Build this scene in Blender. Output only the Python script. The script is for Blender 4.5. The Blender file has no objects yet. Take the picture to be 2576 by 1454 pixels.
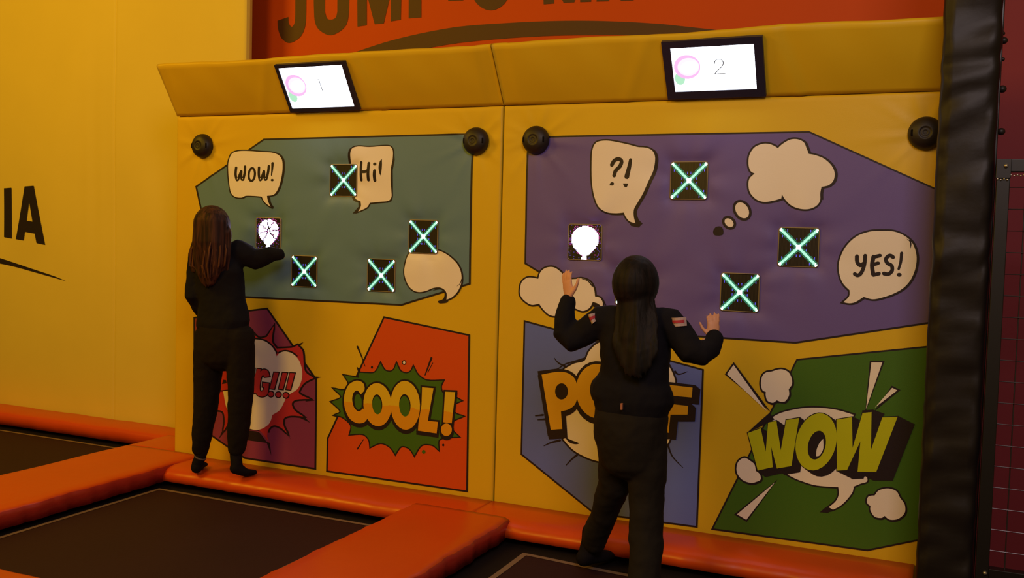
import bpy, bmesh, math, random
from mathutils import Vector, Matrix
from mathutils.geometry import tessellate_polygon
from mathutils import noise as mnoise
from math import sin, cos, pi, exp, atan2, hypot, radians
random.seed(7)
SC = bpy.context.scene
COL = SC.collection

# ------------------------------------------------------------------ camera
F_PX = 2434.35
YAW, PITCH, ROLL = -.4219, .0540, .0270
CAM = Vector((2.29086, -4.92118, 1.50084))
fw = Vector((sin(YAW)*cos(PITCH), cos(YAW)*cos(PITCH), -sin(PITCH)))
rt0 = Vector((cos(YAW), -sin(YAW), 0)); up0 = rt0.cross(fw)
RT = cos(ROLL)*rt0 + sin(ROLL)*up0
UP = -sin(ROLL)*rt0 + cos(ROLL)*up0
cd = bpy.data.cameras.new('camera'); cam = bpy.data.objects.new('camera', cd); COL.objects.link(cam)
cd.sensor_width = 36.0; cd.lens = 36.0*F_PX/2576; cd.clip_start = .05; cd.clip_end = 100
m3 = Matrix((RT, UP, -fw)).transposed()
cam.matrix_world = Matrix.Translation(CAM) @ m3.to_4x4()
SC.camera = cam

# ------------------------------------------------------------------ world, lamps, exposure
w = bpy.data.worlds.new('world'); SC.world = w; w.use_nodes = True
bg = w.node_tree.nodes['Background']; bg.inputs[0].default_value = (1.0, .60, .12, 1); bg.inputs[1].default_value = .13
def area(name, loc, target, size, power, color, sy=None):
    l = bpy.data.lights.new(name, 'AREA'); l.energy = power; l.color = color; l.size = size
    if sy: l.shape = 'RECTANGLE'; l.size_y = sy
    o = bpy.data.objects.new(name, l); COL.objects.link(o); o.location = loc
    o.rotation_euler = (Vector(target)-Vector(loc)).to_track_quat('-Z', 'Y').to_euler()
    return o
area('hall_lamp_warm', (-4.8, -3.4, 4.6), (-3.0, .5, 1.8), 1.6, 125, (1.0, .56, .02))
area('hall_lamp_overhead', (-1.6, -6.4, 4.2), (-.7, 0, 1.3), 2.0, 120, (1.0, .56, .03))
area('hall_lamp_right', (3.0, -5.0, 4.0), (2.0, 0, 1.3), 1.6, 88, (1.0, .80, .80))
SC.view_settings.view_transform = 'Standard'; SC.view_settings.look = 'None'
SC.view_settings.exposure = 0.0; SC.view_settings.gamma = 1.0; SC.view_settings.use_curve_mapping = False

# ------------------------------------------------------------------ helpers: sight lines on real planes (photo frame 2576 x 1454)
def ray(px, py): return fw + RT*((px-1288)/F_PX) - UP*((py-727)/F_PX)
def atY(px, py, Y=0.0):
    d = ray(px, py); return CAM + d*((Y-CAM.y)/d.y)
def depth_px(px, py, Y):                  # metres per pixel at that spot
    d = ray(px, py); return (Y-CAM.y)/d.y/F_PX
S = 2.2
WL = 2.363                                # width of one padded module
ZF = 2.225                                # height of the fold under the angled header

# ------------------------------------------------------------------ materials
MAT = {}
def nd(nt, t, **k):
    n = nt.nodes.new(t)
    for a, b in k.items(): setattr(n, a, b)
    return n
def mat(name, color, rough=.5, bump=0., bscale=30., spec=.5, metal=0., emit=None, estr=0., weave=False, var=0., sheen=0., coat=0.):
    m = bpy.data.materials.new(name); m.use_nodes = True; nt = m.node_tree
    b = nt.nodes['Principled BSDF']; MAT[name] = m
    b.inputs['Base Color'].default_value = (*color, 1); b.inputs['Roughness'].default_value = rough
    b.inputs['Metallic'].default_value = metal; b.inputs['Specular IOR Level'].default_value = spec
    b.inputs['Coat Weight'].default_value = coat
    b.inputs['Sheen Weight'].default_value = sheen
    if emit: b.inputs['Emission Color'].default_value = (*emit, 1); b.inputs['Emission Strength'].default_value = estr
    tc = nd(nt, 'ShaderNodeNewGeometry')
    if var > 0:
        n = nd(nt, 'ShaderNodeTexNoise'); n.inputs['Scale'].default_value = 2.2; n.inputs['Detail'].default_value = 5
        nt.links.new(tc.outputs['Position'], n.inputs['Vector'])
        mx = nd(nt, 'ShaderNodeMix', data_type='RGBA'); mx.blend_type = 'MIX'
        mx.inputs[6].default_value = (*[c*(1-var) for c in color], 1); mx.inputs[7].default_value = (*[min(1, c*(1+var)) for c in color], 1)
        nt.links.new(n.outputs['Fac'], mx.inputs[0]); nt.links.new(mx.outputs[2], b.inputs['Base Color'])
    if bump > 0:
        n = nd(nt, 'ShaderNodeTexNoise'); n.inputs['Scale'].default_value = bscale; n.inputs['Detail'].default_value = 4
        nt.links.new(tc.outputs['Position'], n.inputs['Vector'])
        bp = nd(nt, 'ShaderNodeBump'); bp.inputs['Strength'].default_value = bump; bp.inputs['Distance'].default_value = .01
        nt.links.new(n.outputs['Fac'], bp.inputs['Height'])
        last = bp
        if weave:
            wv = nd(nt, 'ShaderNodeTexNoise'); wv.inputs['Scale'].default_value = 420; wv.inputs['Detail'].default_value = 1
            nt.links.new(tc.outputs['Position'], wv.inputs['Vector'])
            b2 = nd(nt, 'ShaderNodeBump'); b2.inputs['Strength'].default_value = .25; b2.inputs['Distance'].default_value = .001
            nt.links.new(wv.outputs['Fac'], b2.inputs['Height']); nt.links.new(bp.outputs['Normal'], b2.inputs['Normal']); last = b2
        nt.links.new(last.outputs['Normal'], b.inputs['Normal'])
    return m
YEL = (.70, .46, .014)
V = dict(rough=.48, bump=.06, bscale=9, weave=True, spec=.35)
mat('yellow_vinyl', YEL, var=.04, **V)
mat('yellow_wall_vinyl', (.75, .585, .10), rough=.5, bump=.18, bscale=3.5, weave=True, spec=.3, var=.05)
mat('red_orange_vinyl', (.58, .072, .001), rough=.6, bump=.05, bscale=4, spec=.25, var=.04)
mat('crimson_vinyl', (.23, .026, .035), rough=.6, bump=.05, bscale=4, spec=.25, var=.04)
mat('brown_print', (.07, .022, .004), rough=.6)
mat('black_print', (.018, .010, .014), **V)
mat('cream_print', (.86, .78, .70), **V)
mat('teal_print', (.125, .23, .31), **V)
mat('violet_print', (.14, .10, .36), **V)
mat('plum_print', (.27, .045, .13), **V)
mat('scarlet_print', (.66, .082, .008), **V)
mat('pinkred_print', (.56, .036, .045), **V)
mat('blue_print', (.125, .175, .60), **V)
mat('green_print', (.055, .15, .012), **V)
mat('lime_print', (.52, .55, .006), **V)
mat('letter_orange_print', (.74, .42, .02), **V)
mat('orange_pad_vinyl', (.64, .066, .002), rough=.34, bump=.16, bscale=7, weave=False, spec=.5, var=.08)
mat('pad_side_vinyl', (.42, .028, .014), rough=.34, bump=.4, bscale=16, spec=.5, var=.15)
mat('trampoline_fabric', (.026, .0066, .009), rough=.75, bump=.1, bscale=60, var=.15, spec=.25)
mat('spring_cover', (.010, .006, .005), rough=.8, spec=.2)
mat('border_tape', (.20, .13, .09), rough=.7)
mat('pit_black', (.006, .004, .004), rough=.9, spec=.1)
mat('black_plastic', (.013, .008, .007), rough=.5, spec=.5)
mat('monitor_plastic', (.018, .018, .05), rough=.4, spec=.5)  # blue in the base colour imitates the screen's bloom over the bezel
mat('post_vinyl', (.011, .008, .007), rough=.46, bump=.12, bscale=14, spec=.28)
mat('black_steel', (.006, .005, .006), rough=.4, spec=.5)
mat('galvanised', (.55, .53, .5), rough=.35, metal=.9)
mat('wire_grey', (.06, .05, .055), rough=.3, metal=.6)
mat('tile_lip', (.26, .20, .09), rough=.4)
mat('skin', (.62, .30, .18), rough=.5, spec=.4)
mat('black_knit', (.008, .007, .010), rough=.9, bump=.5, bscale=14, spec=.15)
mat('black_trousers', (.010, .007, .006), rough=.9, bump=.5, bscale=11, spec=.15)
mat('black_denim', (.013, .010, .008), rough=.85, bump=.5, bscale=12, spec=.18)
mat('black_sock', (.009, .007, .010), rough=.9, bump=.3, bscale=30, spec=.1)
mat('sock_band', (.10, .07, .07), rough=.9)
mat('patch_white', (.50, .36, .34), rough=.8)
mat('patch_red', (.45, .03, .05), rough=.8)
mat('leather_tag', (.40, .14, .07), rough=.7)
mat('eye_white', (.7, .66, .6), rough=.2); mat('eye_dark', (.02, .012, .01), rough=.2); mat('lip', (.45, .13, .11), rough=.45)
mat('screen_white', (.05, .05, .05), rough=.3, emit=(.80, .86, 1.0), estr=6)
mat('screen_pink', (.05, .02, .04), rough=.3, emit=(.92, .52, .88), estr=1.05)
mat('screen_pink_light', (.05, .02, .04), rough=.3, emit=(.99, .84, .98), estr=1.12)
mat('screen_green', (.02, .05, .03), rough=.3, emit=(.5, .9, .62), estr=.95)
mat('screen_ink', (.02, .02, .02), rough=.4, emit=(.25, .24, .22), estr=.2)
mat('led_mint', (.02, .02, .02), emit=(.42, 1.0, .66), estr=1.15)
mat('led_core', (.02, .02, .02), emit=(.78, 1.0, .94), estr=4.5)
mat('led_green_dim', (.01, .02, .015), emit=(.03, .38, .20), estr=.55)
mat('led_blue', (.01, .01, .02), emit=(.13, .12, 1.0), estr=1.3)
mat('led_white', (.02, .02, .02), emit=(.82, .72, 1.0), estr=11)
mat('led_magenta', (.02, .0, .02), emit=(.55, .05, .28), estr=.8)
mat('led_violet', (.01, .005, .02), emit=(.10, .05, .34), estr=.6)

def hair_mat(name, c1, c2, sc):
    m = bpy.data.materials.new(name); m.use_nodes = True; nt = m.node_tree; b = nt.nodes['Principled BSDF']; MAT[name] = m
    b.inputs['Roughness'].default_value = .62; b.inputs['Specular IOR Level'].default_value = .18
    g = nd(nt, 'ShaderNodeNewGeometry'); mp = nd(nt, 'ShaderNodeMapping'); mp.inputs['Scale'].default_value = (1, 1, .07)
    n = nd(nt, 'ShaderNodeTexNoise'); n.inputs['Scale'].default_value = sc; n.inputs['Detail'].default_value = 3; n.inputs['Distortion'].default_value = .6
    nt.links.new(g.outputs['Position'], mp.inputs[0]); nt.links.new(mp.outputs[0], n.inputs['Vector'])
    r = nd(nt, 'ShaderNodeValToRGB'); r.color_ramp.elements[0].position = .38; r.color_ramp.elements[0].color = (*c1, 1)
    r.color_ramp.elements[1].position = .66; r.color_ramp.elements[1].color = (*c2, 1)
    nt.links.new(n.outputs['Fac'], r.inputs[0]); nt.links.new(r.outputs[0], b.inputs['Base Color'])
    bp = nd(nt, 'ShaderNodeBump'); bp.inputs['Strength'].default_value = .6; bp.inputs['Distance'].default_value = .008
    nt.links.new(n.outputs['Fac'], bp.inputs['Height']); nt.links.new(bp.outputs[0], b.inputs['Normal'])
hair_mat('auburn_hair', (.014, .005, .005), (.075, .026, .015), 50)
hair_mat('auburn_highlight', (.045, .016, .009), (.15, .058, .027), 70)
hair_mat('dark_hair', (.004, .003, .003), (.013, .008, .007), 40)

def two_tone():                            # lettering printed in two colours, the lower one starting at a ragged line
    m = bpy.data.materials.new('cool_letter_print'); m.use_nodes = True; nt = m.node_tree; b = nt.nodes['Principled BSDF']; MAT['cool_letter_print'] = m
    b.inputs['Roughness'].default_value = .48; b.inputs['Specular IOR Level'].default_value = .185
    g = nd(nt, 'ShaderNodeNewGeometry'); s = nd(nt, 'ShaderNodeSeparateXYZ'); nt.links.new(g.outputs['Position'], s.inputs[0])
    n = nd(nt, 'ShaderNodeTexNoise'); n.inputs['Scale'].default_value = 14; n.inputs['Detail'].default_value = 5; nt.links.new(g.outputs['Position'], n.inputs['Vector'])
    a = nd(nt, 'ShaderNodeMath', operation='MULTIPLY_ADD'); nt.links.new(n.outputs['Fac'], a.inputs[0]); a.inputs[1].default_value = .05; nt.links.new(s.outputs['Z'], a.inputs[2])
    c = nd(nt, 'ShaderNodeMath', operation='GREATER_THAN'); nt.links.new(a.outputs[0], c.inputs[0]); c.inputs[1].default_value = .502
    mx = nd(nt, 'ShaderNodeMix', data_type='RGBA'); mx.inputs[6].default_value = (.72, .33, .01, 1); mx.inputs[7].default_value = (.72, .49, .02, 1)
    nt.links.new(c.outputs[0], mx.inputs[0]); nt.links.new(mx.outputs[2], b.inputs['Base Color'])
two_tone()
def tile_face():                           # dark face with fine vertical ribs and rows of unlit dots
    m = bpy.data.materials.new('tile_face'); m.use_nodes = True; nt = m.node_tree; b = nt.nodes['Principled BSDF']; MAT['tile_face'] = m
    b.inputs['Roughness'].default_value = .35
    g = nd(nt, 'ShaderNodeNewGeometry'); s = nd(nt, 'ShaderNodeSeparateXYZ'); nt.links.new(g.outputs['Position'], s.inputs[0])
    a = nd(nt, 'ShaderNodeMath', operation='MULTIPLY'); nt.links.new(s.outputs['X'], a.inputs[0]); a.inputs[1].default_value = 2*pi/.006
    c = nd(nt, 'ShaderNodeMath', operation='SINE'); nt.links.new(a.outputs[0], c.inputs[0])
    mx = nd(nt, 'ShaderNodeMix', data_type='RGBA'); mx.inputs[6].default_value = (.010, .007, .005, 1); mx.inputs[7].default_value = (.034, .026, .018, 1)
    nt.links.new(c.outputs[0], mx.inputs[0]); nt.links.new(mx.outputs[2], b.inputs['Base Color'])
tile_face()

# ------------------------------------------------------------------ object helpers
def link(name, bm, mats, parent=None, smooth=False, loc=None):
    me = bpy.data.meshes.new(name); bm.normal_update(); bm.to_mesh(me); bm.free()
    for m in (mats if isinstance(mats, (list, tuple)) else [mats]): me.materials.append(MAT[m])
    if smooth:
        for p in me.polygons: p.use_smooth = True
    o = bpy.data.objects.new(name, me); COL.objects.link(o)
    if parent: o.parent = parent; o.matrix_parent_inverse = Matrix.Translation(-parent.location)
    return o
def thing(name, label, cat, loc=(0, 0, 0), group=None):
    o = bpy.data.objects.new(name, None); COL.objects.link(o); o.location = loc; o.empty_display_size = .1
    o['label'] = label; o['category'] = cat
    if group: o['group'] = group
    return o
def tag(o, label, cat, group=None):
    o['label'] = label; o['category'] = cat
    if group: o['group'] = group
    return o
def struct(o): o['kind'] = 'structure'; return o
def box(bm, a, b, mi=0, bev=0.):
    x0, y0, z0 = a; x1, y1, z1 = b
    vs = [bm.verts.new(p) for p in ((x0,y0,z0),(x1,y0,z0),(x1,y1,z0),(x0,y1,z0),(x0,y0,z1),(x1,y0,z1),(x1,y1,z1),(x0,y1,z1))]
    fs = [bm.faces.new([vs[i] for i in f]) for f in ((0,3,2,1),(4,5,6,7),(0,1,5,4),(1,2,6,5),(2,3,7,6),(3,0,4,7))]
    for f in fs: f.material_index = mi
    if bev > 0:
        es = list({e for f in fs for e in f.edges})
        r = bmesh.ops.bevel(bm, geom=es, offset=bev, segments=3, profile=.5, affect='EDGES')
        for f in r['faces']: f.material_index = mi
def extrude_x(bm, prof, x0, x1, n=1, mi=0, jit=None):    # closed profile [(y,z)] swept along x
    rings = []
    for i in range(n+1):
        x = x0+(x1-x0)*i/n
        rings.append([bm.verts.new((x, y+(jit(x, y, z)[0] if jit else 0), z+(jit(x, y, z)[1] if jit else 0))) for y, z in prof])
    k = len(prof)
    for a, b in zip(rings, rings[1:]):
        for j in range(k):
            f = bm.faces.new((a[j], b[j], b[(j+1) % k], a[(j+1) % k])); f.material_index = mi
    bm.faces.new(rings[0]).material_index = mi; bm.faces.new(rings[-1][::-1]).material_index = mi
def tube(bm, pts, rad, n=16, side=Vector((1, 0, 0)), cap=True, mi=0):
    pts = [Vector(p) for p in pts]
    rad = [(r, r) if not isinstance(r, (tuple, list)) else r for r in rad]
    P, R = [], []
    m = len(pts)
    def T(i): return ((pts[min(i+1, m-1)]-pts[max(i-1, 0)])).normalized()
    seq = [(pts[i], rad[i], T(i)) for i in range(m)]
    if cap:
        e = []
        t0 = (pts[0]-pts[1]).normalized(); r = min(rad[0])
        for k in (3, 2, 1):
            a = k*pi/6.6; e.append((pts[0]+t0*r*sin(a), (rad[0][0]*cos(a), rad[0][1]*cos(a)), T(0)))
        t1 = (pts[-1]-pts[-2]).normalized(); r = min(rad[-1])
        f = [(pts[-1]+t1*r*sin(k*pi/6.6), (rad[-1][0]*cos(k*pi/6.6), rad[-1][1]*cos(k*pi/6.6)), t1) for k in (1, 2, 3)]
        seq = e+seq+f
    rings = []
    prev = None; tprev = None
    for p, r, t in seq:
        ref = prev if prev is not None else (side if abs(side.dot(t)) < .9 else Vector((0, 1, 0)))
        if tprev is not None and t.dot(tprev) < -.99: ref = prev
        s = ref - t*ref.dot(t)
        if s.length < 1e-3: s = Vector((0, 0, 1)) - t*t.z
        s.normalize(); u = t.cross(s); prev = s; tprev = t
        rings.append([bm.verts.new(p + s*(r[0]*cos(2*pi*k/n)) + u*(r[1]*sin(2*pi*k/n))) for k in range(n)])
    for a, b in zip(rings, rings[1:]):
        for j in range(n): bm.faces.new((a[j], a[(j+1) % n], b[(j+1) % n], b[j])).material_index = mi
    bm.faces.new(rings[0][::-1]).material_index = mi; bm.faces.new(rings[-1]).material_index = mi
def ball(bm, c, r, n=16, mi=0, scale=(1, 1, 1)):
    q = bmesh.ops.create_uvsphere(bm, u_segments=n, v_segments=max(8, n//2), radius=r)
    for v in q['verts']: v.co = Vector((v.co.x*scale[0], v.co.y*scale[1], v.co.z*scale[2])) + Vector(c)
    for f in {f for v in q['verts'] for f in v.link_faces}: f.material_index = mi
def remesh(o, vox, sm=4):
    a = o.modifiers.new('join', 'REMESH'); a.mode = 'VOXEL'; a.voxel_size = vox; a.use_smooth_shade = True
    if sm:
        s = o.modifiers.new('soften', 'SMOOTH'); s.factor = .6; s.iterations = sm
def folds(o, size, strength, kind='CLOUDS'):
    t = bpy.data.textures.new('folds', kind); t.noise_scale = size
    d = o.modifiers.new('folds', 'DISPLACE'); d.texture = t; d.strength = strength; d.mid_level = .5; d.texture_coords = 'GLOBAL'

# ------------------------------------------------------------------ the padded wall's real relief: dips at the tiles, pulled folds at the domes
TS = .0968                                 # half side of a light tile
TXZ_R = [(.4812, .8240), (.7355, .6757), (.6092, .5682), (.3545, .5689), (.2280, .6734)]
TXZ_L = [(-.4803, .8240), (-.2259, .6757), (-.3535, .5682), (-.6065, .5689), (-.7326, .6734)]
TILES = [(x*S, z*S) for x, z in TXZ_L+TXZ_R]
KNOBS = [(-.9710*S, .9239*S), (-.0743*S, .9239*S), (.0923*S, .9239*S), (.9864*S, .9239*S)]
def fold_noise(a, s):
    return sin(a*3+s)*.5+sin(a*5+s*2.3)*.35+sin(a*9+s*1.7)*.3
def relief(x, z):                          # metres towards the viewer (-y)
    h = 0.
    for i, (cx, cz) in enumerate(TILES):
        dx = max(abs(x-cx)-TS, 0); dz = max(abs(z-cz)-TS, 0); d = hypot(dx, dz)
        if d < .6:
            h -= .016*exp(-(d/.035)**1.2)
            h += .0068*fold_noise(atan2(z-cz, x-cx), i*1.9)*exp(-d/.16)*min(1, d/.04)
    for i, (cx, cz) in enumerate(KNOBS):
        d = hypot(x-cx, z-cz)
        if d < .6:
            h -= .014*exp(-(d/.10)**2)
            a = atan2(z-cz, x-cx)
            h += .013*(max(0, sin(a*9+i*1.3))**2-.4+.5*max(0, sin(a*4+i))**3)*exp(-d/.12)*min(1, max(0, d-.05)/.06)
    return h + .0012*sin(x*3.1+z*2.2)*sin(z*4.1-x)
GRID = .0165
def cut_grid(bm, g=GRID):
    if not bm.verts: return
    for ax in (0, 2):
        lo = min(v.co[ax] for v in bm.verts); hi = max(v.co[ax] for v in bm.verts)
        k = math.floor(lo/g)+1
        no = Vector((1, 0, 0)) if ax == 0 else Vector((0, 0, 1))
        while k*g < hi-1e-6:
            p = Vector((0, 0, 0)); p[ax] = k*g
            bmesh.ops.bisect_plane(bm, geom=bm.verts[:]+bm.edges[:]+bm.faces[:], plane_co=p, plane_no=no, dist=1e-6)
            k += 1
# 2-D drawing tools (loops of photo-frame points that are then laid on the wall)
def spl(pts, n=5):
    out = []; m = len(pts)
    def cn(i): return len(pts[i % m]) > 2
    def p(i): return Vector(pts[i % m][:2])
    for i in range(m):
        a, b = p(i), p(i+1)
        ta = (b-a)*.5 if cn(i) else (b-p(i-1))*.5
        tb = (b-a)*.5 if cn(i+1) else (p(i+2)-a)*.5
        L = (b-a).length
        if ta.length > L: ta = ta.normalized()*L
        if tb.length > L: tb = tb.normalized()*L
        if cn(i) and cn(i+1): out.append(tuple(a)); continue
        for k in range(n):
            t = k/n; t2 = t*t; t3 = t2*t
            q = a*(2*t3-3*t2+1)+ta*(t3-2*t2+t)+b*(-2*t3+3*t2)+tb*(t3-t2)
            out.append(tuple(q))
    return out
def area2(p): return sum(p[i][0]*p[(i+1) % len(p)][1]-p[(i+1) % len(p)][0]*p[i][1] for i in range(len(p)))/2
def grow(poly, d, lim=2.2):
    s = 1 if area2(poly) > 0 else -1; out = []; m = len(poly)
    for i in range(m):
        a, b, c = Vector(poly[i-1]), Vector(poly[i]), Vector(poly[(i+1) % m])
        e1 = b-a; e2 = c-b
        if e1.length < 1e-6 or e2.length < 1e-6: continue
        n1 = Vector((e1.y, -e1.x)).normalized()*s; n2 = Vector((e2.y, -e2.x)).normalized()*s
        n = n1+n2
        if n.length < .2: out += [tuple(b+n1*d*lim*.7+e1.normalized()*d*lim*.7)]; continue
        n.normalize(); k = 1/max(n.dot(n1), 1/lim); out.append(tuple(b+n*d*k))
    return out
def ell(cx, cy, rx, ry, ang=0, n=28):
    c, s = cos(radians(ang)), sin(radians(ang))
    return [(cx+rx*cos(2*pi*k/n)*c-ry*sin(2*pi*k/n)*s, cy+rx*cos(2*pi*k/n)*s+ry*sin(2*pi*k/n)*c) for k in range(n)]
def stroke(pts, w, rnd=True):              # ribbon around a poly-line, w number or (w0, w1)
    p = [Vector(q) for q in pts]
    if len(p) > 2:
        q = []
        for i in range(len(p)-1):
            a = p[max(i-1, 0)]; b = p[i]; c = p[i+1]; d = p[min(i+2, len(p)-1)]
            for k in range(4):
                t = k/4; q.append(.5*((2*b)+(c-a)*t+(2*a-5*b+4*c-d)*t*t+(3*b-a-3*c+d)*t**3))
        p = q+[p[-1]]
    m = len(p); L, R = [], []
    for i in range(m):
        t = (p[min(i+1, m-1)]-p[max(i-1, 0)]).normalized(); n = Vector((-t.y, t.x))
        ww = (w if not isinstance(w, tuple) else w[0]+(w[1]-w[0])*i/(m-1))/2
        L.append(p[i]+n*ww); R.append(p[i]-n*ww)
    if rnd:
        w0 = (w if not isinstance(w, tuple) else w[0])/2; w1 = (w if not isinstance(w, tuple) else w[1])/2
        t1 = (p[-1]-p[-2]).normalized(); t0 = (p[0]-p[1]).normalized()
        e1 = [p[-1]+t1*w1*.8+Vector((-t1.y, t1.x))*w1*.5, p[-1]+t1*w1*.8-Vector((-t1.y, t1.x))*w1*.5]
        e0 = [p[0]+t0*w0*.8+Vector((-t0.y, t0.x))*w0*.5, p[0]+t0*w0*.8-Vector((-t0.y, t0.x))*w0*.5]
        return [tuple(v) for v in L+e1+R[::-1]+e0]
    return [tuple(v) for v in L+R[::-1]]
def crop(x0, y0, s):
    def f(loop):
        return [(x0+q[0]/s, y0+q[1]/s) + tuple(q[2:]) for q in loop]
    return f
cA, cB, cD, cE, cF = crop(380, 90, 3.231), crop(800, 90, 3.2317), crop(800, 480, 3.826), crop(460, 740, 2.908), crop(800, 770, 2.909)
cG, cH, cI, cJ = crop(1280, 320, 2.597), crop(1780, 320, 2.597), crop(1290, 780, 2.596), crop(1760, 820, 2.384)
cK = crop(820, 400, 5.817); cU = crop(620, 0, 2.0125); cV = crop(0, 440, 5.192)
def shift(l, dx, dy): return [(q[0]+dx, q[1]+dy) for q in l]
def plane_art(name, parent, layers, Y=0.0, use_relief=True, clip=None, step=.0007, grid=GRID):
    """layers: list of (material, level, [shape, ...]); a shape is [outer, hole, ...], loops in photo-frame points"""
    mats = []; big = bmesh.new()
    for mname, lev, shapes in layers:
        if mname not in mats: mats.append(mname)
        mi = mats.index(mname)
        for si, sh in enumerate(shapes):
            bm = bmesh.new()
            loops = [[atY(x, y, Y) for x, y in [q[:2] for q in lp]] for lp in sh]
            flat = [Vector((p.x, p.z, 0)) for lp in loops for p in lp]
            tri = tessellate_polygon([[Vector((p.x, p.z, 0)) for p in lp] for lp in loops])
            vs = [bm.verts.new((p.x, Y, p.y)) for p in flat]
            for t in tri:
                try: f = bm.faces.new([vs[i] for i in t])
                except ValueError: continue
            bmesh.ops.dissolve_degenerate(bm, dist=1e-7, edges=bm.edges[:])
            if clip:
                for co, no in clip:
                    bmesh.ops.bisect_plane(bm, geom=bm.verts[:]+bm.edges[:]+bm.faces[:], plane_co=co, plane_no=no, clear_outer=True)
            if use_relief: cut_grid(bm, grid)
            off = lev*step+si*.000012+(.0013 if use_relief else 0)
            for v in bm.verts: v.co.y = Y-((relief if use_relief is True else use_relief)(v.co.x, v.co.z) if use_relief else 0)-off
            for f in bm.faces:
                f.material_index = mi; f.normal_update()
                if f.normal.y > 0: f.normal_flip()
                f.smooth = True
            me = bpy.data.meshes.new('tmp'); bm.to_mesh(me); bm.free(); big.from_mesh(me); bpy.data.meshes.remove(me)
    return link(name, big, mats, parent)

# ================================================================== THE SETTING
bm = bmesh.new(); box(bm, (-9, -9, -1.0), (6, 3, -.9)); struct(link('floor', bm, 'pit_black'))
# left wall: stretched yellow vinyl with soft folds and a welded seam
def wall_folds(x, z):
    h = .010*sin(x*2.3+z*1.1)*sin(z*1.3+.6)+.006*sin((x+.55*z)*5.0)*exp(-((z-1.8)/1.2)**2)
    h += .010*exp(-((x+2.95+(2.1-z)*-.28)/.10)**2)*exp(-((z-1.75)/.55)**2)
    h += -.008*exp(-((x+3.22+(2.1-z)*-.22)/.09)**2)*exp(-((z-1.7)/.6)**2)
    h += .010*exp(-((x+4.15-(z-2.4)*.35)/.16)**2)*exp(-((z-2.4)/.7)**2)
    h += .004*sin(x*38)*exp(-((x+3.85)/.16)**2)*exp(-((z-1.9)/.8)**2)
    h -= .006*exp(-((x+3.63)/.006)**2)
    return h
def wall_left():
    bm = bmesh.new(); x0, x1, z0, z1, Y = -7.0, -2.36, -.9, 5.2, .68
    nx, nz = 150, 150; g = []
    f = wall_folds
    xs = sorted({x0+(x1-x0)*i/nx for i in range(nx+1)} | {-3.63+d for d in (-.012, -.006, 0, .006, .012)})
    for i, x in enumerate(xs):
        g.append([bm.verts.new((x, Y-f(x, z0+(z1-z0)*j/nz)*min(1, (x1-x)/.1), z0+(z1-z0)*j/nz)) for j in range(nz+1)])
    for i in range(len(xs)-1):
        for j in range(nz): bm.faces.new((g[i][j], g[i+1][j], g[i+1][j+1], g[i][j+1])).smooth = True
    # right-hand return of the padding
    a = g[-1]; b = [bm.verts.new((x1+.012, Y+.02, v.co.z)) for v in a]; c = [bm.verts.new((x1+.012, Y+.045, v.co.z)) for v in a]
    for p, q in ((a, b), (b, c)):
        for j in range(nz): bm.faces.new((p[j], q[j], q[j+1], p[j+1])).smooth = False
    return struct(link('wall_left', bm, 'yellow_wall_vinyl'))
WLo = wall_left()
I_ = cV([(52,175),(152,168),(152,830),(52,812)]); A_ = cV([(330,152),(453,143),(590,912),(478,890),(455,765),(325,742),(308,855),(205,838)]); Ah = cV([(388,345),(430,610),(350,600)])
N_ = cV([(x_-80, y_) for x_, y_ in [(-60,180),(0,178),(0,800),(-60,790),(-150,400),(-150,780),(-230,765),(-230,205),(-150,200),(-60,560)]])
o = plane_art('lettering', WLo, [('black_print', 4, [[I_], [A_, Ah], [N_]])], Y=.68, use_relief=wall_folds)
o = plane_art('swoosh', WLo, [('black_print', 4, [[cV(spl([(-420,1000,1),(-200,1035),(0,1085),(400,1220),(700,1320),(860,1385,1),(500,1285),(200,1200),(0,1155),(-420,1080,1)]))]])], Y=.68, use_relief=wall_folds)
# back wall: orange-red banner wall, then the crimson wall behind the fence
bm = bmesh.new(); box(bm, (-7, .95, -.9), (2.30, 1.0, 5.4)); WB = struct(link('wall_back', bm, 'red_orange_vinyl'))
bm = bmesh.new(); box(bm, (2.30, .945, -.9), (6, 1.0, 5.4)); struct(link('wall_right', bm, 'crimson_vinyl'))
U = cU
J_ = U(spl([(158,105,1),(213,86,1),(215,118),(230,136),(244,118),(248,60),(248,-260,1),(304,-260,1),(303,60),(296,140),(270,190),(218,218),(180,195),(162,150)]))
U_ = U(spl([(340,-260,1),(400,-260,1),(398,60,1),(408,92),(427,100),(452,90),(461,60,1),(462,-260,1),(522,-260,1),(519,60),(500,135),(430,178),(365,148),(344,85)]))
M_ = U([(563,135),(560,-260),(632,-260),(676,-20),(722,-260),(790,-260),(782,100),(732,108),(733,-40),(696,118),(650,123),(610,-30),(610,128)])
P_ = U(spl([(822,93,1),(824,-260,1),(930,-260),(990,-215),(985,-110),(930,-62),(886,-58,1),(886,88,1)])); Ph = U(ell(920,-160,28,42))
H_ = U([(1020,-45),(1100,-45),(1098,2),(1022,4)])
O_ = U(ell(1237,-105,112,158)); Oh = U(ell(1237,-108,42,88))
M2 = U([(1505,22),(1500,-260),(1570,-260),(1640,-60),(1690,-260),(1762,-260),(1745,9),(1690,11),(1690,-90),(1660,12),(1606,14),(1560,-80),(1557,18)])
A2 = U([(1772,8),(1830,-260),(1900,-260),(1960,2),(1895,4),(1885,-50),(1842,-48),(1835,6)])
o = plane_art('lettering', WB, [('brown_print', 4, [[J_], [U_], [M_], [P_, Ph], [H_], [O_, Oh], [M2], [A2]])], Y=.95, use_relief=False)
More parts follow.
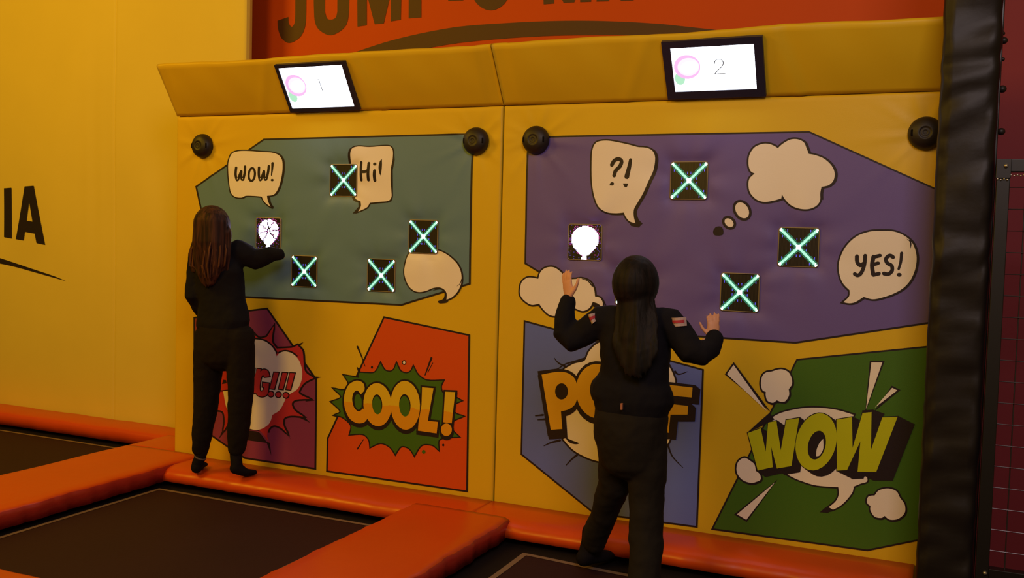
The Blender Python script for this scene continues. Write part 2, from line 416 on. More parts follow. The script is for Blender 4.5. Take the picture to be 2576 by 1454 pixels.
o = plane_art('swoosh', WB, [('brown_print', 4, [[U(spl([(500,282,1),(700,215),(880,170),(1080,135),(1300,118),(1500,108),(1700,105),(1900,110),(2100,122),(2250,138),(2430,157,1),(2150,180),(1900,178),(1600,180),(1350,192),(1100,215),(950,238),(720,282,1)]))]])], Y=.95, use_relief=False)

# ================================================================== PADDED GAME WALL, two modules
def module(x0, x1, label, gz):
    t = thing('padded_game_wall', label, 'padded wall', ((x0+x1)/2, 0, 0), 'padded game wall sections')
    # front padding
    bm = bmesh.new(); y1 = .30
    v = [bm.verts.new(p) for p in ((x0+.004, 0, -.088), (x1-.004, 0, -.088), (x1-.004, 0, ZF), (x0+.004, 0, ZF))]
    bm.faces.new(v)
    bmesh.ops.bisect_plane(bm, geom=bm.verts[:]+bm.edges[:]+bm.faces[:], plane_co=(x0+.008, 0, 0), plane_no=(1, 0, 0))
    bmesh.ops.bisect_plane(bm, geom=bm.verts[:]+bm.edges[:]+bm.faces[:], plane_co=(x1-.008, 0, 0), plane_no=(1, 0, 0))
    bmesh.ops.bisect_plane(bm, geom=bm.verts[:]+bm.edges[:]+bm.faces[:], plane_co=(0, 0, ZF-.006), plane_no=(0, 0, 1))
    cut_grid(bm)
    for q in bm.verts:
        e = min(q.co.x-x0-.004, x1-.004-q.co.x, ZF-q.co.z)
        q.co.y = -relief(q.co.x, q.co.z)*min(1, e/.03) + (.008 if e < .002 else (.002 if e < .006 else 0))
    for f in bm.faces:
        f.smooth = True; f.normal_update()
        if f.normal.y > 0: f.normal_flip()
    # sides and back as plain boxes behind the face
    box(bm, (x0+.005, .025, -.088), (x1-.005, y1, ZF+.15))
    link('padding', bm, 'yellow_vinyl', t)
    # angled header
    bm = bmesh.new(); nx = 120; nz = 14; g = []
    def hd(u, w):                       # soft swelling of the padding; the top edge waves a little
        return .006*sin(pi*w)*(1+.6*sin(u*4.3+x0))+.006*sin(u*7+x0*2)*w+.003*sin(u*21+w*5+x0)*w
    for i in range(nx+1):
        x = x0+.003+(x1-x0-.006)*i/nx; row = []; xf = (-.90 if x0 < -1 else 1.47); e = min(1, min(i, nx-i)/5)
        for j in range(nz+1):
            wq = j/nz; h = (hd(x, wq)+.006*exp(-((x-xf-.13*(1-wq))/.03)**2)-.004*exp(-((x-xf-.07-.10*(1-wq))/.03)**2)+.004*exp(-((x-xf+.60+.16*(1-wq))/.03)**2))*e-(0 if e >= 1 else .004)
            row.append(bm.verts.new((x, -.185*wq-.843*h, ZF+.002+.290*wq-.538*h+.004*sin(x*5)*wq)))
        r = .022; yt, zt = row[-1].co.y, row[-1].co.z
        for a in (30, 70, 110): row.append(bm.verts.new((x, yt+r*.3*(1-cos(radians(a)))+.006*(a/110), zt+r*sin(radians(a*.8))*.8)))
        row.append(bm.verts.new((x, .12, zt+.02))); row.append(bm.verts.new((x, .30, zt+.02))); row.append(bm.verts.new((x, .30, ZF+.14))); row.append(bm.verts.new((x, .02, ZF+.01)))
        g.append(row)
    m = len(g[0])
    for i in range(nx):
        for j in range(m): bm.faces.new((g[i][j], g[i+1][j], g[i+1][(j+1) % m], g[i][(j+1) % m])).smooth = j < nz+3
    bm.faces.new(g[0][::-1]); bm.faces.new(g[-1])
    link('angled_header', bm, 'yellow_vinyl', t)
    return t
GL = module(-WL, 0, 'left yellow padded game wall with teal comic panel and orange COOL panel', 0)
GR = module(0, WL, 'right yellow padded game wall with purple comic panel and green WOW panel', 0)
clipR = [((WL-.02, 0, 0), (1, 0, 0))]
def panel(par, fillm, pts, lw=3.2, name='comic_panel', clip=None, label=None):
    o = plane_art(name, par, [('black_print', 1, [[grow(pts, lw), grow(pts, -lw*.4-1.2)]]), (fillm, 2, [[grow(pts, -lw*.4)]])], clip=clip)
    if label: o['label'] = label
    return o
def bubble(par, pts, off=4., sh=(0, 0), name='speech_bubble', extra=[], label=None, fill='cream_print', lev=3, ink=[], clip=None):
    p = spl(pts)
    bl = [[grow(p, off)]]
    if sh != (0, 0): bl += [[shift(grow(p, off*.8), sh[0]*k, sh[1]*k)] for k in (.5, 1)]
    L = [('black_print', lev, bl+[[e] for e in extra]), (fill, lev+1.5, [[p]])]
    if ink: L.append(('black_print', lev+2.5, [[e] for e in ink]))
    o = plane_art(name, par, L, clip=clip)
    if label: o['label'] = label
    return o
def letters(par, shapes, mname='black_print', lev=5, name='lettering', label=None):
    o = plane_art(name, par, [(mname, lev, shapes)])
    if label: o['label'] = label
    return o

# --- left module
panel(GL, 'teal_print', [(495,470),(665,352),(1187,338),(1181,713),(1010,766),(556,743)], label='teal comic panel')
p = panel(GL, 'plum_print', [(490,800),(672,777),(795,955),(793,1178),(617,1151),(596,1138),(490,1064)], label='plum purple comic panel behind BANG')
E_ = cE
star = [(395,330,1),(460,330),(528,325,1),(508,275,1),(560,322),(618,312,1),(668,232,1),(655,345),(690,398,1),(800,392),(842,374,1),(880,420),(895,560),(960,612,1),(890,650),(850,715),(870,738),(930,765,1),(830,772),(800,800),(820,850),(885,895,1),(800,888),(745,905),(740,960),(770,1020,1),(720,975),(670,958),(632,985),(622,1040),(638,1090,1),(600,1035),(560,995),(480,985),(420,1000),(370,1060,1),(355,960),(335,930),(325,960),(300,1000,1),(310,930),(300,865),(270,848),(215,852,1),(250,820),(268,795),(265,760),(200,700,1),(240,700),(230,600),(200,520,1),(250,500),(280,430),(270,360,1),(330,370)]
st = E_(spl(star, 4))
blk = [[grow(st, 4.5)]] + [[E_(q)] for q in ([(800,385),(885,350),(830,408),(820,420)], [(885,595),(1015,605),(900,640)], [(640,1085),(650,1178),(615,1080)], [(755,1010),(800,1068),(740,1000)], [(880,885),(935,941),(860,905)], [(900,755),(968,778),(900,785)], [(640,300),(672,230),(668,320)], [(300,980),(262,1064),(312,1000)])]
b = plane_art('starburst', p, [('black_print', 3, blk), ('pinkred_print', 4, [[st]])]); b['label'] = 'red spiky starburst with black outline'
cl = bubble(p, E_([(400,362),(460,335),(530,330),(600,342),(650,378),(680,420),(690,455,1),(712,430),(755,418),(810,436),(855,485),(877,560),(872,630),(845,690),(800,722),(765,740,1),(740,800),(710,850),(660,882,1),(640,940),(600,975),(550,992),(490,982),(430,950),(360,900),(320,820),(300,720),(275,640),(285,520),(300,440),(350,390)]), 4, name='cloud', lev=5, label='cream cloud behind the word BANG')
def bang():
    R, K = [], []
    def S_(pts, w): R.append(E_(stroke(pts, w, False))); K.append(E_(stroke(pts, w+16, True)))
    B = E_([(285,530),(330,530),(360,560),(355,600),(340,615),(365,650),(350,695),(262,705)])
    Bh = [E_([(300,625),(322,628),(326,650),(292,658)])]
    A = E_([(365,705),(410,535),(455,535),(470,708),(430,708),(428,670),(405,670),(400,706)])
    N = E_([(478,715),(500,540),(530,543),(520,640),(548,545),(575,548),(545,725),(515,722),(505,660),(500,718)])
    G = E_(spl([(640,600,1),(625,560),(590,552),(555,600),(538,680),(550,735),(590,748),(625,728),(635,652,1),(590,646,1),(588,676,1),(600,680,1),(592,706),(572,708),(568,670),(578,610),(592,590),(602,605,1)]))
    ex = [E_([(x, 572+i*2), (x+34, 574+i*2), (x+2, 692+i*3), (x-28, 688+i*3)]) for i, x in enumerate((672, 735, 790))]
    dt = [E_(ell(x, 730+i*4, 18, 18)) for i, x in enumerate((650, 704, 759))]
    fills = [[B]+Bh, [A], [N], [G]]+[[e] for e in ex]+[[d] for d in dt]
    bl = [[grow(f[0], 2.6)] for f in fills]
    return plane_art('lettering', p, [('black_print', 8, bl), ('pinkred_print', 9.5, fills)])
bang()['label'] = 'red letters BANG with three exclamation marks'

w1 = bubble(GL, cA([(640,1000),(665,955),(720,938),(800,937),(900,945),(985,950),(1040,970),(1068,1010),(1072,1080),(1060,1160),(1035,1240),(1000,1290),(945,1301,1),(952,1340),(971,1391,1),(925,1350),(903,1308,1),(860,1303),(800,1300),(770,1302),(740,1315),(690,1310),(655,1280),(640,1210),(632,1120),(632,1050)]), 3.2, (3, 0), extra=[cA([(900,1310),(925,1360),(975,1395),(996,1396),(975,1360),(968,1300)])], label='cream speech bubble reading WOW!')
T = cA
letters(w1, [[T(stroke([(697,1070),(692,1130),(705,1175),(722,1140),(738,1100)], 20))], [T(stroke([(738,1100),(738,1150),(750,1172),(765,1120),(768,1062)], 20))],
    [T(ell(823,1128,34,62,5)), T(ell(823,1128,16,42,5))],
    [T(stroke([(882,1070),(880,1130),(892,1175),(908,1140),(922,1100)], 20))], [T(stroke([(922,1100),(925,1150),(938,1170),(955,1110),(962,1058)], 20))],
    [T(stroke([(992,1036),(988,1090),(982,1135)], (22, 8)))], [T(ell(988,1173,12,10))]])
hi = bubble(GL, cB([(262,960),(280,915),(330,900),(420,905),(540,897),(592,902),(612,935),(612,1000),(598,1080),(595,1180),(600,1260),(600,1312),(575,1342),(500,1350),(424,1358,1),(400,1395),(330,1429,1),(350,1385),(345,1345,1),(300,1325),(270,1260),(262,1150),(262,1040)]), 3.2, (-3.5, 1.5), extra=[cB([(620,930),(628,1010),(612,1090),(612,1300),(600,1345),(560,1360),(560,1340),(600,1290),(598,1000)]), cB([(290,1325),(325,1350),(330,1390),(285,1445),(330,1440),(352,1380)])], label='cream speech bubble reading Hi!')
T = cK
letters(hi, [[T(stroke([(518,48),(510,120),(512,200),(518,310)], 44))], [T(stroke([(636,60),(628,150),(625,240),(628,312)], 42))], [T(stroke([(525,185),(580,186),(630,165)], 44, False))],
    [T(ell(724,74,25,22))], [T(stroke([(722,170),(716,240),(724,318)], 44))], [T(spl([(828,2,1),(800,30),(782,90),(780,140),(790,200),(806,246,1),(822,180),(830,90)]))]])
bubble(GL, cD([(870,600),(842,690),(832,770),(845,850),(880,920),(930,962),(985,974),(1050,960),(1110,935),(1170,930),(1215,950),(1240,990),(1238,1048,1),(1290,1025),(1345,970),(1378,900),(1385,840),(1375,770),(1340,700),(1280,640),(1220,600),(1150,575),(1050,568),(940,572)]), 3.4, (1.5, 0), extra=[cD(spl([(1100,962,1),(1180,950),(1218,985),(1205,1040),(1155,1062),(1170,1082),(1240,1074),(1262,1045,1),(1240,960),(1170,925,1)]))], ink=[cD(stroke([(1340,918),(1372,892),(1386,850)], (2, 9)))], label='blank cream speech bubble with curled tail')
p = panel(GL, 'scarlet_print', cF([(486,84),(1105,215),(1089,1352),(70,1205),(75,968)]), label='orange red comic panel behind COOL')
gr = spl(cF([(300,525,1),(305,490),(355,490),(420,485),(460,418,1),(490,468),(530,480),(560,462),(577,418,1),(605,475),(650,492),(685,475),(700,442,1),(735,505),(800,545),(918,545,1),(900,590),(920,640),(1000,665),(1050,692,1),(1000,720),(1000,780),(1065,806,1),(990,840),(980,900),(1032,955,1),(940,960),(885,980),(885,1052,1),(840,1015),(760,1015),(707,1092,1),(670,1040),(610,1025),(567,1082,1),(530,1030),(460,1000),(385,1030,1),(375,975),(330,935),(235,938,1),(245,870),(180,810),(122,798,1),(170,770),(100,700,1),(175,665),(115,602,1),(190,615),(230,570),(192,505,1)]), 4)
lines = [cF(stroke([(290,295),(318,360),(347,440)], (13, 4))), cF(stroke([(832,378),(785,505)], (15, 7))), cF(stroke([(842,415),(805,485)], 5)), cF(stroke([(335,975),(290,1045)], (4, 10))), cF(ell(397,447,8,10)), cF(ell(918,1016,8,10)), cF(ell(633,412,16,18)), cF([(285,442),(312,462),(316,520),(290,540),(300,500)])]
b = plane_art('starburst', p, [('black_print', 3, [[grow(gr, 3.2)]]+[[l] for l in lines]), ('green_print', 4, [[gr], [cF(ell(775,1066,13,14))]]), ('cream_print', 4, [[cF(ell(633,412,9,11))]])]); b['label'] = 'green spiky starburst with black outline'
def cool():
    Cc = cF(spl([(318,645,1),(345,612),(340,570),(315,549),(280,546),(230,575),(198,650),(200,740),(235,820),(290,855),(345,848),(375,805,1),(335,748,1),(302,770),(270,742),(255,685),(265,635),(292,616)]))
    O1, h1 = cF(ell(440,720,103,158,-3)), cF(ell(438,718,37,73,-3))
    O2, h2 = cF(ell(643,725,108,179,-2)), cF(ell(640,725,42,82,-2))
    L = cF([(766,592),(850,600),(808,838),(882,846),(872,930),(735,910),(740,850),(762,720)])
    X = cF([(934,625),(1009,628),(983,856),(921,848)]); D = cF(ell(944,903,40,46))
    f = [[Cc], [O1, h1], [O2, h2], [L], [X], [D]]
    bk = []
    for s in f:
        for k in (0, 1): bk.append([shift(grow(s[0], 4.5), 0, 6*k)] if k else [grow(s[0], 4.5)])
    gh = [[shift(grow(h, -1.), -1, 4)] for h in (h1, h2)] + [[cF(ell(298,700,26,58,-4))]]
    return plane_art('lettering', p, [('black_print', 6, bk), ('green_print', 7.5, gh), ('cool_letter_print', 9, f)])
cool()['label'] = 'yellow and orange letters COOL with an exclamation mark'

# --- right module
panel(GR, 'violet_print', [(1328,346),(2035,333),(2352,476),(2440,516),(2430,795),(2337,811),(2001,861),(1603,835),(1323,662)], clip=clipR, label='violet comic panel')
q1 = bubble(GR, cG([(548,150),(575,100),(640,88),(720,100),(800,118),(845,130),(900,135),(940,155),(957,200),(945,280),(915,350),(880,430),(845,490),(820,535),(818,580),(829,628,1),(790,615),(765,585),(753,558,1),(700,562),(640,555),(590,520),(560,450),(545,360),(542,250)]), 4., (5, 2), extra=[cG([(780,610),(800,645),(850,655),(876,630),(850,605),(835,560),(820,600)])], label='cream speech bubble reading question and exclamation mark')
T = cG
letters(q1, [[T(stroke([(674,248),(690,220),(718,208),(738,222),(728,255),(700,285),(690,318)], 25))], [T(spl([(660,380,1),(668,362),(684,360),(690,372),(680,382,1)]))], [T(stroke([(797,212),(788,260),(772,325)], (20, 32)))], [T(spl([(748,368,1),(782,368,1),(775,388),(765,393),(754,385)]))]])
tc = bubble(GR, cH([(460,137,1),(490,110),(540,82),(590,80),(630,100),(648,140),(662,175,1),(700,182),(760,205),(810,250),(831,300),(822,350),(790,380),(745,390,1),(737,430),(735,480),(710,515),(660,535),(600,532),(545,510),(505,470),(486,438,1),(482,465,1),(430,480),(370,488),(320,472),(280,430),(268,380),(275,335),(308,303,1),(280,285),(268,240),(275,180),(310,130),(370,108),(420,115)]), 4.5, (4, 1), name='thought_cloud', label='blank cream thought cloud')
for c_, rx, ry, ang in (((227,543), 40, 56, -32), ((142,624), 24, 33, -48)):
    e = cH(ell(*c_, rx, ry, ang)); plane_art('thought_dot', tc, [('black_print', 4, [[grow(e, 6.5)]]), ('cream_print', 5, [[e]])])
plane_art('thought_dot', tc, [('black_print', 4, [[cH(spl([(40,670),(60,650),(90,650),(104,672),(102,700),(80,708,1),(50,706),(38,692)]))]])])['label'] = 'solid black dot'
ye = bubble(GR, cH([(1130,677),(1210,680),(1270,700),(1320,735),(1350,780),(1366,850),(1356,930),(1325,1000),(1280,1050),(1220,1085),(1150,1110),(1080,1124),(1020,1108,1),(970,1140),(930,1150),(888,1143,1),(925,1105),(928,1065,1),(885,1020),(862,960),(858,890),(880,820),(920,760),(980,710),(1060,682)]), 4.5, (3, 1), ink=[cH(spl([(1300,728,1),(1322,752),(1325,795,1),(1332,770),(1330,742,1),(1316,735)]))], label='cream speech bubble reading YES!')
T = cH
letters(ye, [[T(stroke([(976,842),(978,880),(998,902),(1022,890)], 27))], [T(stroke([(1030,838),(1024,900),(1005,950),(982,968),(960,958)], 25))],
    [T(stroke([(1085,845),(1075,900),(1082,962)], 28))], [T(stroke([(1080,850),(1128,838)], 24))], [T(stroke([(1080,898),(1116,888)], 24))], [T(stroke([(1082,966),(1122,956)], 24))],
    [T(stroke([(1214,850),(1190,838),(1165,860),(1175,888),(1203,905),(1205,938),(1180,960),(1150,955)], 25))], [T(stroke([(1268,822),(1262,880),(1248,928)], (22, 16)))], [T(ell(1252,964,16,13))]])
bubble(GR, cG([(75,1060),(88,1010),(130,982),(195,990,1),(210,945),(245,918),(295,915),(340,945),(375,990),(430,992),(480,988),(530,1008),(558,1055),(566,1105,1),(600,1115),(617,1148),(611,1182,1),(590,1155),(552,1140,1),(530,1180),(485,1200),(430,1182),(400,1190),(370,1215),(320,1232),(270,1227),(228,1192),(200,1152,1),(150,1160),(103,1132),(78,1098)]), 4., (1.5, 0), name='thought_cloud', ink=[cG(stroke([(480,990),(520,1005),(548,1038)], (3, 9)))], extra=[cG(spl([(545,1130,1),(590,1150),(612,1190),(632,1165),(620,1120,1),(640,1180),(600,1205),(570,1190)]))], label='blank cream cloud with curled tail')
# POOF
p = panel(GR, 'blue_print', cI([(80,75),(1240,392),(1200,1412),(533,1324),(60,940)]), label='blue comic panel behind POOF')
lines = [cI(stroke(a, b_)) for a, b_ in (([(150,690),(200,684)], (8, 14)), ([(165,716),(215,712)], (6, 14)), ([(205,886),(250,865),(310,850)], (5, 16)), ([(350,1012),(390,970),(435,935)], (6, 16)), ([(575,1100),(585,1050),(600,1000)], (16, 20)), ([(272,312),(300,345),(350,370)], (4, 14)), ([(240,400),(300,380),(350,350),(500,300),(540,220)], (4, 14)), ([(1010,860),(1040,950),(1112,1028)], (14, 4)), ([(1140,402),(1085,420),(1060,400)], (4, 14)))]
ex = spl(cI([(338,385,1),(400,350),(470,330),(500,270),(560,215),(700,180),(850,210),(960,280),(1035,390),(1062,460,1),(1050,700),(1020,860),(900,990),(750,1030),(600,996),(500,968),(400,915),(332,843,1),(350,800),(343,712)]))
b = plane_art('cloud', p, [('black_print', 3, [[grow(ex, 4.5)]]+[[l] for l in lines]), ('cream_print', 4.5, [[ex]]), ('black_print', 5.5, [[cI(spl([(345,830,1),(390,850),(435,868),(410,875),(370,862)]))]])]); b['label'] = 'cream puff of smoke behind POOF'
def poof():
    P = cI(spl([(192,420,1),(300,402),(365,412),(412,455),(428,540),(412,610),(372,645),(318,660,1),(327,775,1),(252,780,1)]))
    Ph = cI(ell(322,530,42,53,0))
    O1, h1 = cI(ell(556,528,140,178,-4)), cI(ell(560,525,52,88,-4)); O2, h2 = cI(ell(805,535,130,178,-4)), cI(ell(808,532,48,88,-4))
    Fp = cI([(945,478),(1176,505),(1170,570),(1020,556),(1012,610),(1147,625),(1143,682),(1032,682),(1020,800),(920,790)])
    f = [[P, Ph], [O1, h1], [O2, h2], [Fp]]
    bk = [[cI([(165,398),(300,380),(445,470),(450,600),(350,690),(360,835),(238,842)])]]
    for s, (dx, dy) in zip(f, ((-2, 8), (0, 8), (0, 8), (12, 10))):
        for k in (0, .2, .4, .6, .8, 1): bk.append([shift(grow(s[0], 7), dx*k, dy*k)])
    return plane_art('lettering', p, [('black_print', 7, bk), ('letter_orange_print', 9.5, f)])
poof()['label'] = 'orange letters POOF with heavy black shadow'
# WOW
p = panel(GR, 'green_print', cJ([(586,204),(1374,126),(1620,98),(1600,1225),(1312,1281),(1006,1342),(80,1215)]), clip=clipR, label='green comic panel behind WOW')
for nm, pt in (('ray', [(165,288),(205,233),(404,511)]), ('ray', [(1030,218),(1096,218),(998,498)]), ('ray', [(1155,370),(1186,385),(1050,490)]), ('ray', [(225,1128),(281,1161),(452,937)])):
    q = cJ(pt); plane_art(nm, p, [('black_print', 3, [[grow(q, 4.3)]]), ('cream_print', 4.5, [[q]])])
for pt in ([(368,345),(377,300),(400,278),(435,272),(465,262),(500,260),(535,278),(553,315),(554,350),(535,378,1),(537,415),(515,450),(490,455),(464,445,1),(440,460),(408,448),(397,415),(398,395,1),(378,385)],
           [(222,850),(235,810),(270,790),(305,808),(330,830),(338,868,1),(362,888),(366,920),(340,934),(310,940),(262,925),(230,890)],
           [(1003,1045),(1015,1020),(1050,1015,1),(1075,985),(1130,973),(1180,990),(1202,1028),(1230,1070),(1230,1120),(1190,1156),(1140,1160),(1110,1138,1),(1090,1150),(1050,1142),(1025,1105),(1025,1078,1),(1008,1065)]):
    bubble(p, cJ(pt), 4.3, (1.5, 2), name='smoke_puff', lev=3)
def wow():
    ov1 = cJ(spl([(415,560,1),(490,520),(600,495),(700,489),(820,502),(925,532,1),(900,570),(600,620),(450,600)]))
    ov2 = cJ(spl([(500,870,1),(540,897),(600,925),(700,955),(832,965,1),(835,1010),(812,1055),(745,1106,1),(800,1100),(860,1065),(915,1000),(925,962,1),(965,945),(1005,930),(1000,890,1),(860,840),(600,830)]))
    bl = [[grow(ov1, 4)], [grow(ov2, 4)], [cJ([(720,1115),(770,1082),(800,1100),(770,1118)])], [cJ([(285,640),(350,580),(420,520),(450,560)])], [cJ([(975,505),(1040,500),(1110,525),(1090,560),(980,550)])]]
    W1 = cJ([(290,640),(368,612),(398,752),(412,578),(462,568),(488,745),(520,563),(598,550),(552,838),(465,853),(430,720),(440,845),(350,865)])
    O, h = cJ(ell(700,693,120,174,14)), cJ(ell(704,713,52,88,14))
    W2 = cJ([(822,560),(915,545),(918,730),(978,520),(1032,515),(1028,742),(1096,547),(1188,543),(1060,873),(948,872),(965,690),(885,862),(825,865)])
    for s, dx, dy in ((W1, 20, 14), (O, 20, 14), (W2, 40, 20)):
        bl += [[shift(grow(s, 2), dx*k, dy*k)] for k in [q/12 for q in range(13)]]
    sl = cJ(spl([(742,675,1),(720,700),(703,740),(700,780,1),(720,775),(742,735)]))
    return plane_art('lettering', p, [('black_print', 3, bl[:2]), ('cream_print', 4.5, [[ov1], [ov2]]), ('black_print', 6, bl[2:]), ('cream_print', 7.5, [[sl]]), ('lime_print', 9, [[W1], [O, h], [W2]])])
wow()['label'] = 'lime green letters WOW with heavy black shadow'

# ================================================================== LIGHT TILES
N = 32; CS = 2*TS*.965/N
def tile_base(x, z, label):
    yb = .016-.002
    t = thing('light_tile', label, 'light tile', (x, yb, z), 'light tiles in the padded game walls')
    bm = bmesh.new(); o_, i_ = TS+.002, TS-.003
    # rounded-square lip
    def rs(r, c, y, n=5):
        L = []
        for qx, qz, a0 in ((1, 1, 0), (-1, 1, 90), (-1, -1, 180), (1, -1, 270)):
            for k in range(n):
                a = radians(a0+90*k/(n-1)); L.append(bm.verts.new((x+qx*(r-c)+c*cos(a), y, z+qz*(r-c)+c*sin(a))))
        return L
    rings = [rs(o_, .016, yb+.006), rs(o_, .016, yb-.006), rs(o_-.003, .014, yb-.009), rs(i_, .012, yb-.009), rs(i_, .012, yb+.002)]
    for a, b in zip(rings, rings[1:]):
        for j in range(20): bm.faces.new((a[j], b[j], b[(j+1) % 20], a[(j+1) % 20])).smooth = True
    link('frame', bm, 'tile_lip', t)
    bm = bmesh.new(); box(bm, (x-i_, yb-.004, z-i_), (x+i_, yb+.008, z+i_)); link('display_face', bm, 'tile_face', t)
    return t, yb-.0046
def cells(bm, x, z, y, cs, mi, fill=.86, up=1.0):
    for i, j in cs:
        cx = x+(i+.5-N/2)*CS; cz = z+(j+.5-N/2)*CS; r = CS*.5*fill
        f = bm.faces.new([bm.verts.new(p) for p in ((cx-r, y, cz-r*up), (cx+r, y, cz-r*up), (cx+r, y, cz+r*up), (cx-r, y, cz+r*up))]); f.material_index = mi
def cross_tile(x, z, label):
    t, y = tile_base(x, z, label)
    core = set(); halo = set(); hot = set()
    for i in range(N):
        for j in (i, N-1-i):
            core.add((i, j))
            if i % 2 == 0:
                for d in ((1, 0), (-1, 0), (0, 1), (0, -1)):
                    if 0 <= i+d[0] < N and 0 <= j+d[1] < N: core.add((i+d[0], j+d[1]))
    for (i, j) in list(core):
        for di in (-1, 0, 1):
            for dj in (-1, 0, 1):
                q = (i+di, j+dj)
                if 0 <= q[0] < N and 0 <= q[1] < N and q not in core: halo.add(q)
    hot = {(i, j) for i in (14, 15, 16, 17) for j in (14, 15, 16, 17)} | {c for c in core if (c[0] in (0, 1, 30, 31))}
    core -= hot; halo -= hot
    bl = [(6, 30), (6, 29), (25, 30), (25, 29), (2, 24), (2, 25), (29, 24), (29, 25), (14, 22), (14, 23), (17, 22), (17, 23), (9, 17), (9, 18), (9, 14), (9, 13), (22, 17), (22, 18), (22, 14), (22, 13),
          (14, 9), (14, 8), (17, 9), (17, 8), (2, 7), (2, 6), (29, 7), (29, 6), (6, 2), (6, 1), (25, 2), (25, 1)]
    bm = bmesh.new(); cells(bm, x, z, y-.0002, core, 0, 1.0, 1.0); cells(bm, x, z, y-.0002, hot, 1, 1.0); cells(bm, x, z, y, halo, 2, .8); cells(bm, x, z, y-.0004, bl, 3, .5, 1.5)
    link('lit_cross', bm, ['led_mint', 'led_core', 'led_green_dim', 'led_blue'], t)
    return t
def balloon_tile(x, z, label, popped):
    t, y = tile_base(x, z, label); rnd = random.Random(3 if popped else 5)
    W_, Mg, Vi = set(), set(), set()
    for i in range(N):
        for j in range(N):
            u = (i-15.5)/13.2; v = (j-18.5)/11.8
            if v < 0:
                tt = min(1, -v/1.42); ww = max(.05, (1-tt**1.8)**.85); rr = (u/ww)**2
            else: rr = u*u+v*v
            ins = rr < 1
            if j <= 4 and abs(i-15) <= (1 if j > 1 else 2): ins = True
            if popped and ins:
                a = atan2(j-18, i-16); r = hypot(j-18, i-16)
                for k, aa in enumerate((-2.2, -.75, .1, 1.05, 1.75, 2.6, 3.4)):
                    d = abs((a-aa-.06*sin(r*1.1)+pi) % (2*pi)-pi)*r
                    if d < .75 and r > 1.2: ins = False
                if r < 2 and rnd.random() < .5: ins = False
            if ins: W_.add((i, j))
            elif rr < 1.5 and rnd.random() < .34: (Mg if rnd.random() < .7 else Vi).add((i, j))
            elif rnd.random() < .12: (Vi if rnd.random() < .7 else Mg).add((i, j))
    bm = bmesh.new(); cells(bm, x, z, y-.0003, W_, 0, 1.0); cells(bm, x, z, y-.0001, Mg, 1, .75, 1.2); cells(bm, x, z, y-.0001, Vi, 2, .9)
    link('lit_balloon', bm, ['led_white', 'led_magenta', 'led_violet'], t)
LAB = {0: 'square light tile with green cross beside the Hi! speech bubble',
       1: 'square light tile with green cross above the blank curled speech bubble, on the teal panel',
       2: 'light tile with green cross, lowest right on the teal panel, left of the curled bubble',
       3: 'light tile with green cross, lowest left on the teal panel',
       5: 'square light tile with green cross between question bubble and thought cloud',
       6: 'square light tile with green cross left of the YES! speech bubble',
       7: 'light tile with green cross low on the purple panel, right of the dark-haired player',
       8: 'light tile mostly hidden behind the head of the dark-haired player'}
for k, (x, z) in enumerate(TILES):
    if k == 4: balloon_tile(x, z, 'light tile showing a popped balloon in white pieces, beside the auburn-haired player', True)
    elif k == 9: balloon_tile(x, z, 'light tile showing a whole glowing white balloon on the purple panel', False)
    else:
        t = cross_tile(x, z, LAB[k])

# ================================================================== DOMES at the panel corners
DL = ['black round dome at the top left corner of the teal panel wall', 'black round dome just left of the seam between the padded walls',
      'black round dome just right of the seam between the padded walls', 'black round dome half hidden by the black padded post']
for i, (x, z) in enumerate(KNOBS):
    t = thing('wall_dome', DL[i], 'dome', (x, .0, z), 'black domes on the padded game walls')
    bm = bmesh.new(); prof = [(.074, .014), (.078, 0), (.0775, -.010), (.073, -.024), (.064, -.036), (.050, -.045), (.034, -.050), (.026, -.0515), (.025, -.0500), (.017, -.052), (.009, -.0528), (.008, -.0518), (0, -.052)]
    n = 40; rings = [[bm.verts.new((x+r*cos(2*pi*k/n), y, z+r*sin(2*pi*k/n))) for k in range(n)] for r, y in prof[:-1]]
    for a, b in zip(rings, rings[1:]):
        for j in range(n): bm.faces.new((a[j], b[j], b[(j+1) % n], a[(j+1) % n])).smooth = True
    bm.faces.new(rings[-1]); link('dome_shell', bm, 'black_plastic', t)
    for sx in (-1, 1):
        bm = bmesh.new(); tube(bm, [(x+sx*.0575, -.0395, z-.012), (x+sx*.0575, -.0395, z+.012)], [(.006, .0035), (.006, .0035)], 12); link('grip_slot', bm, 'pit_black', t, True)

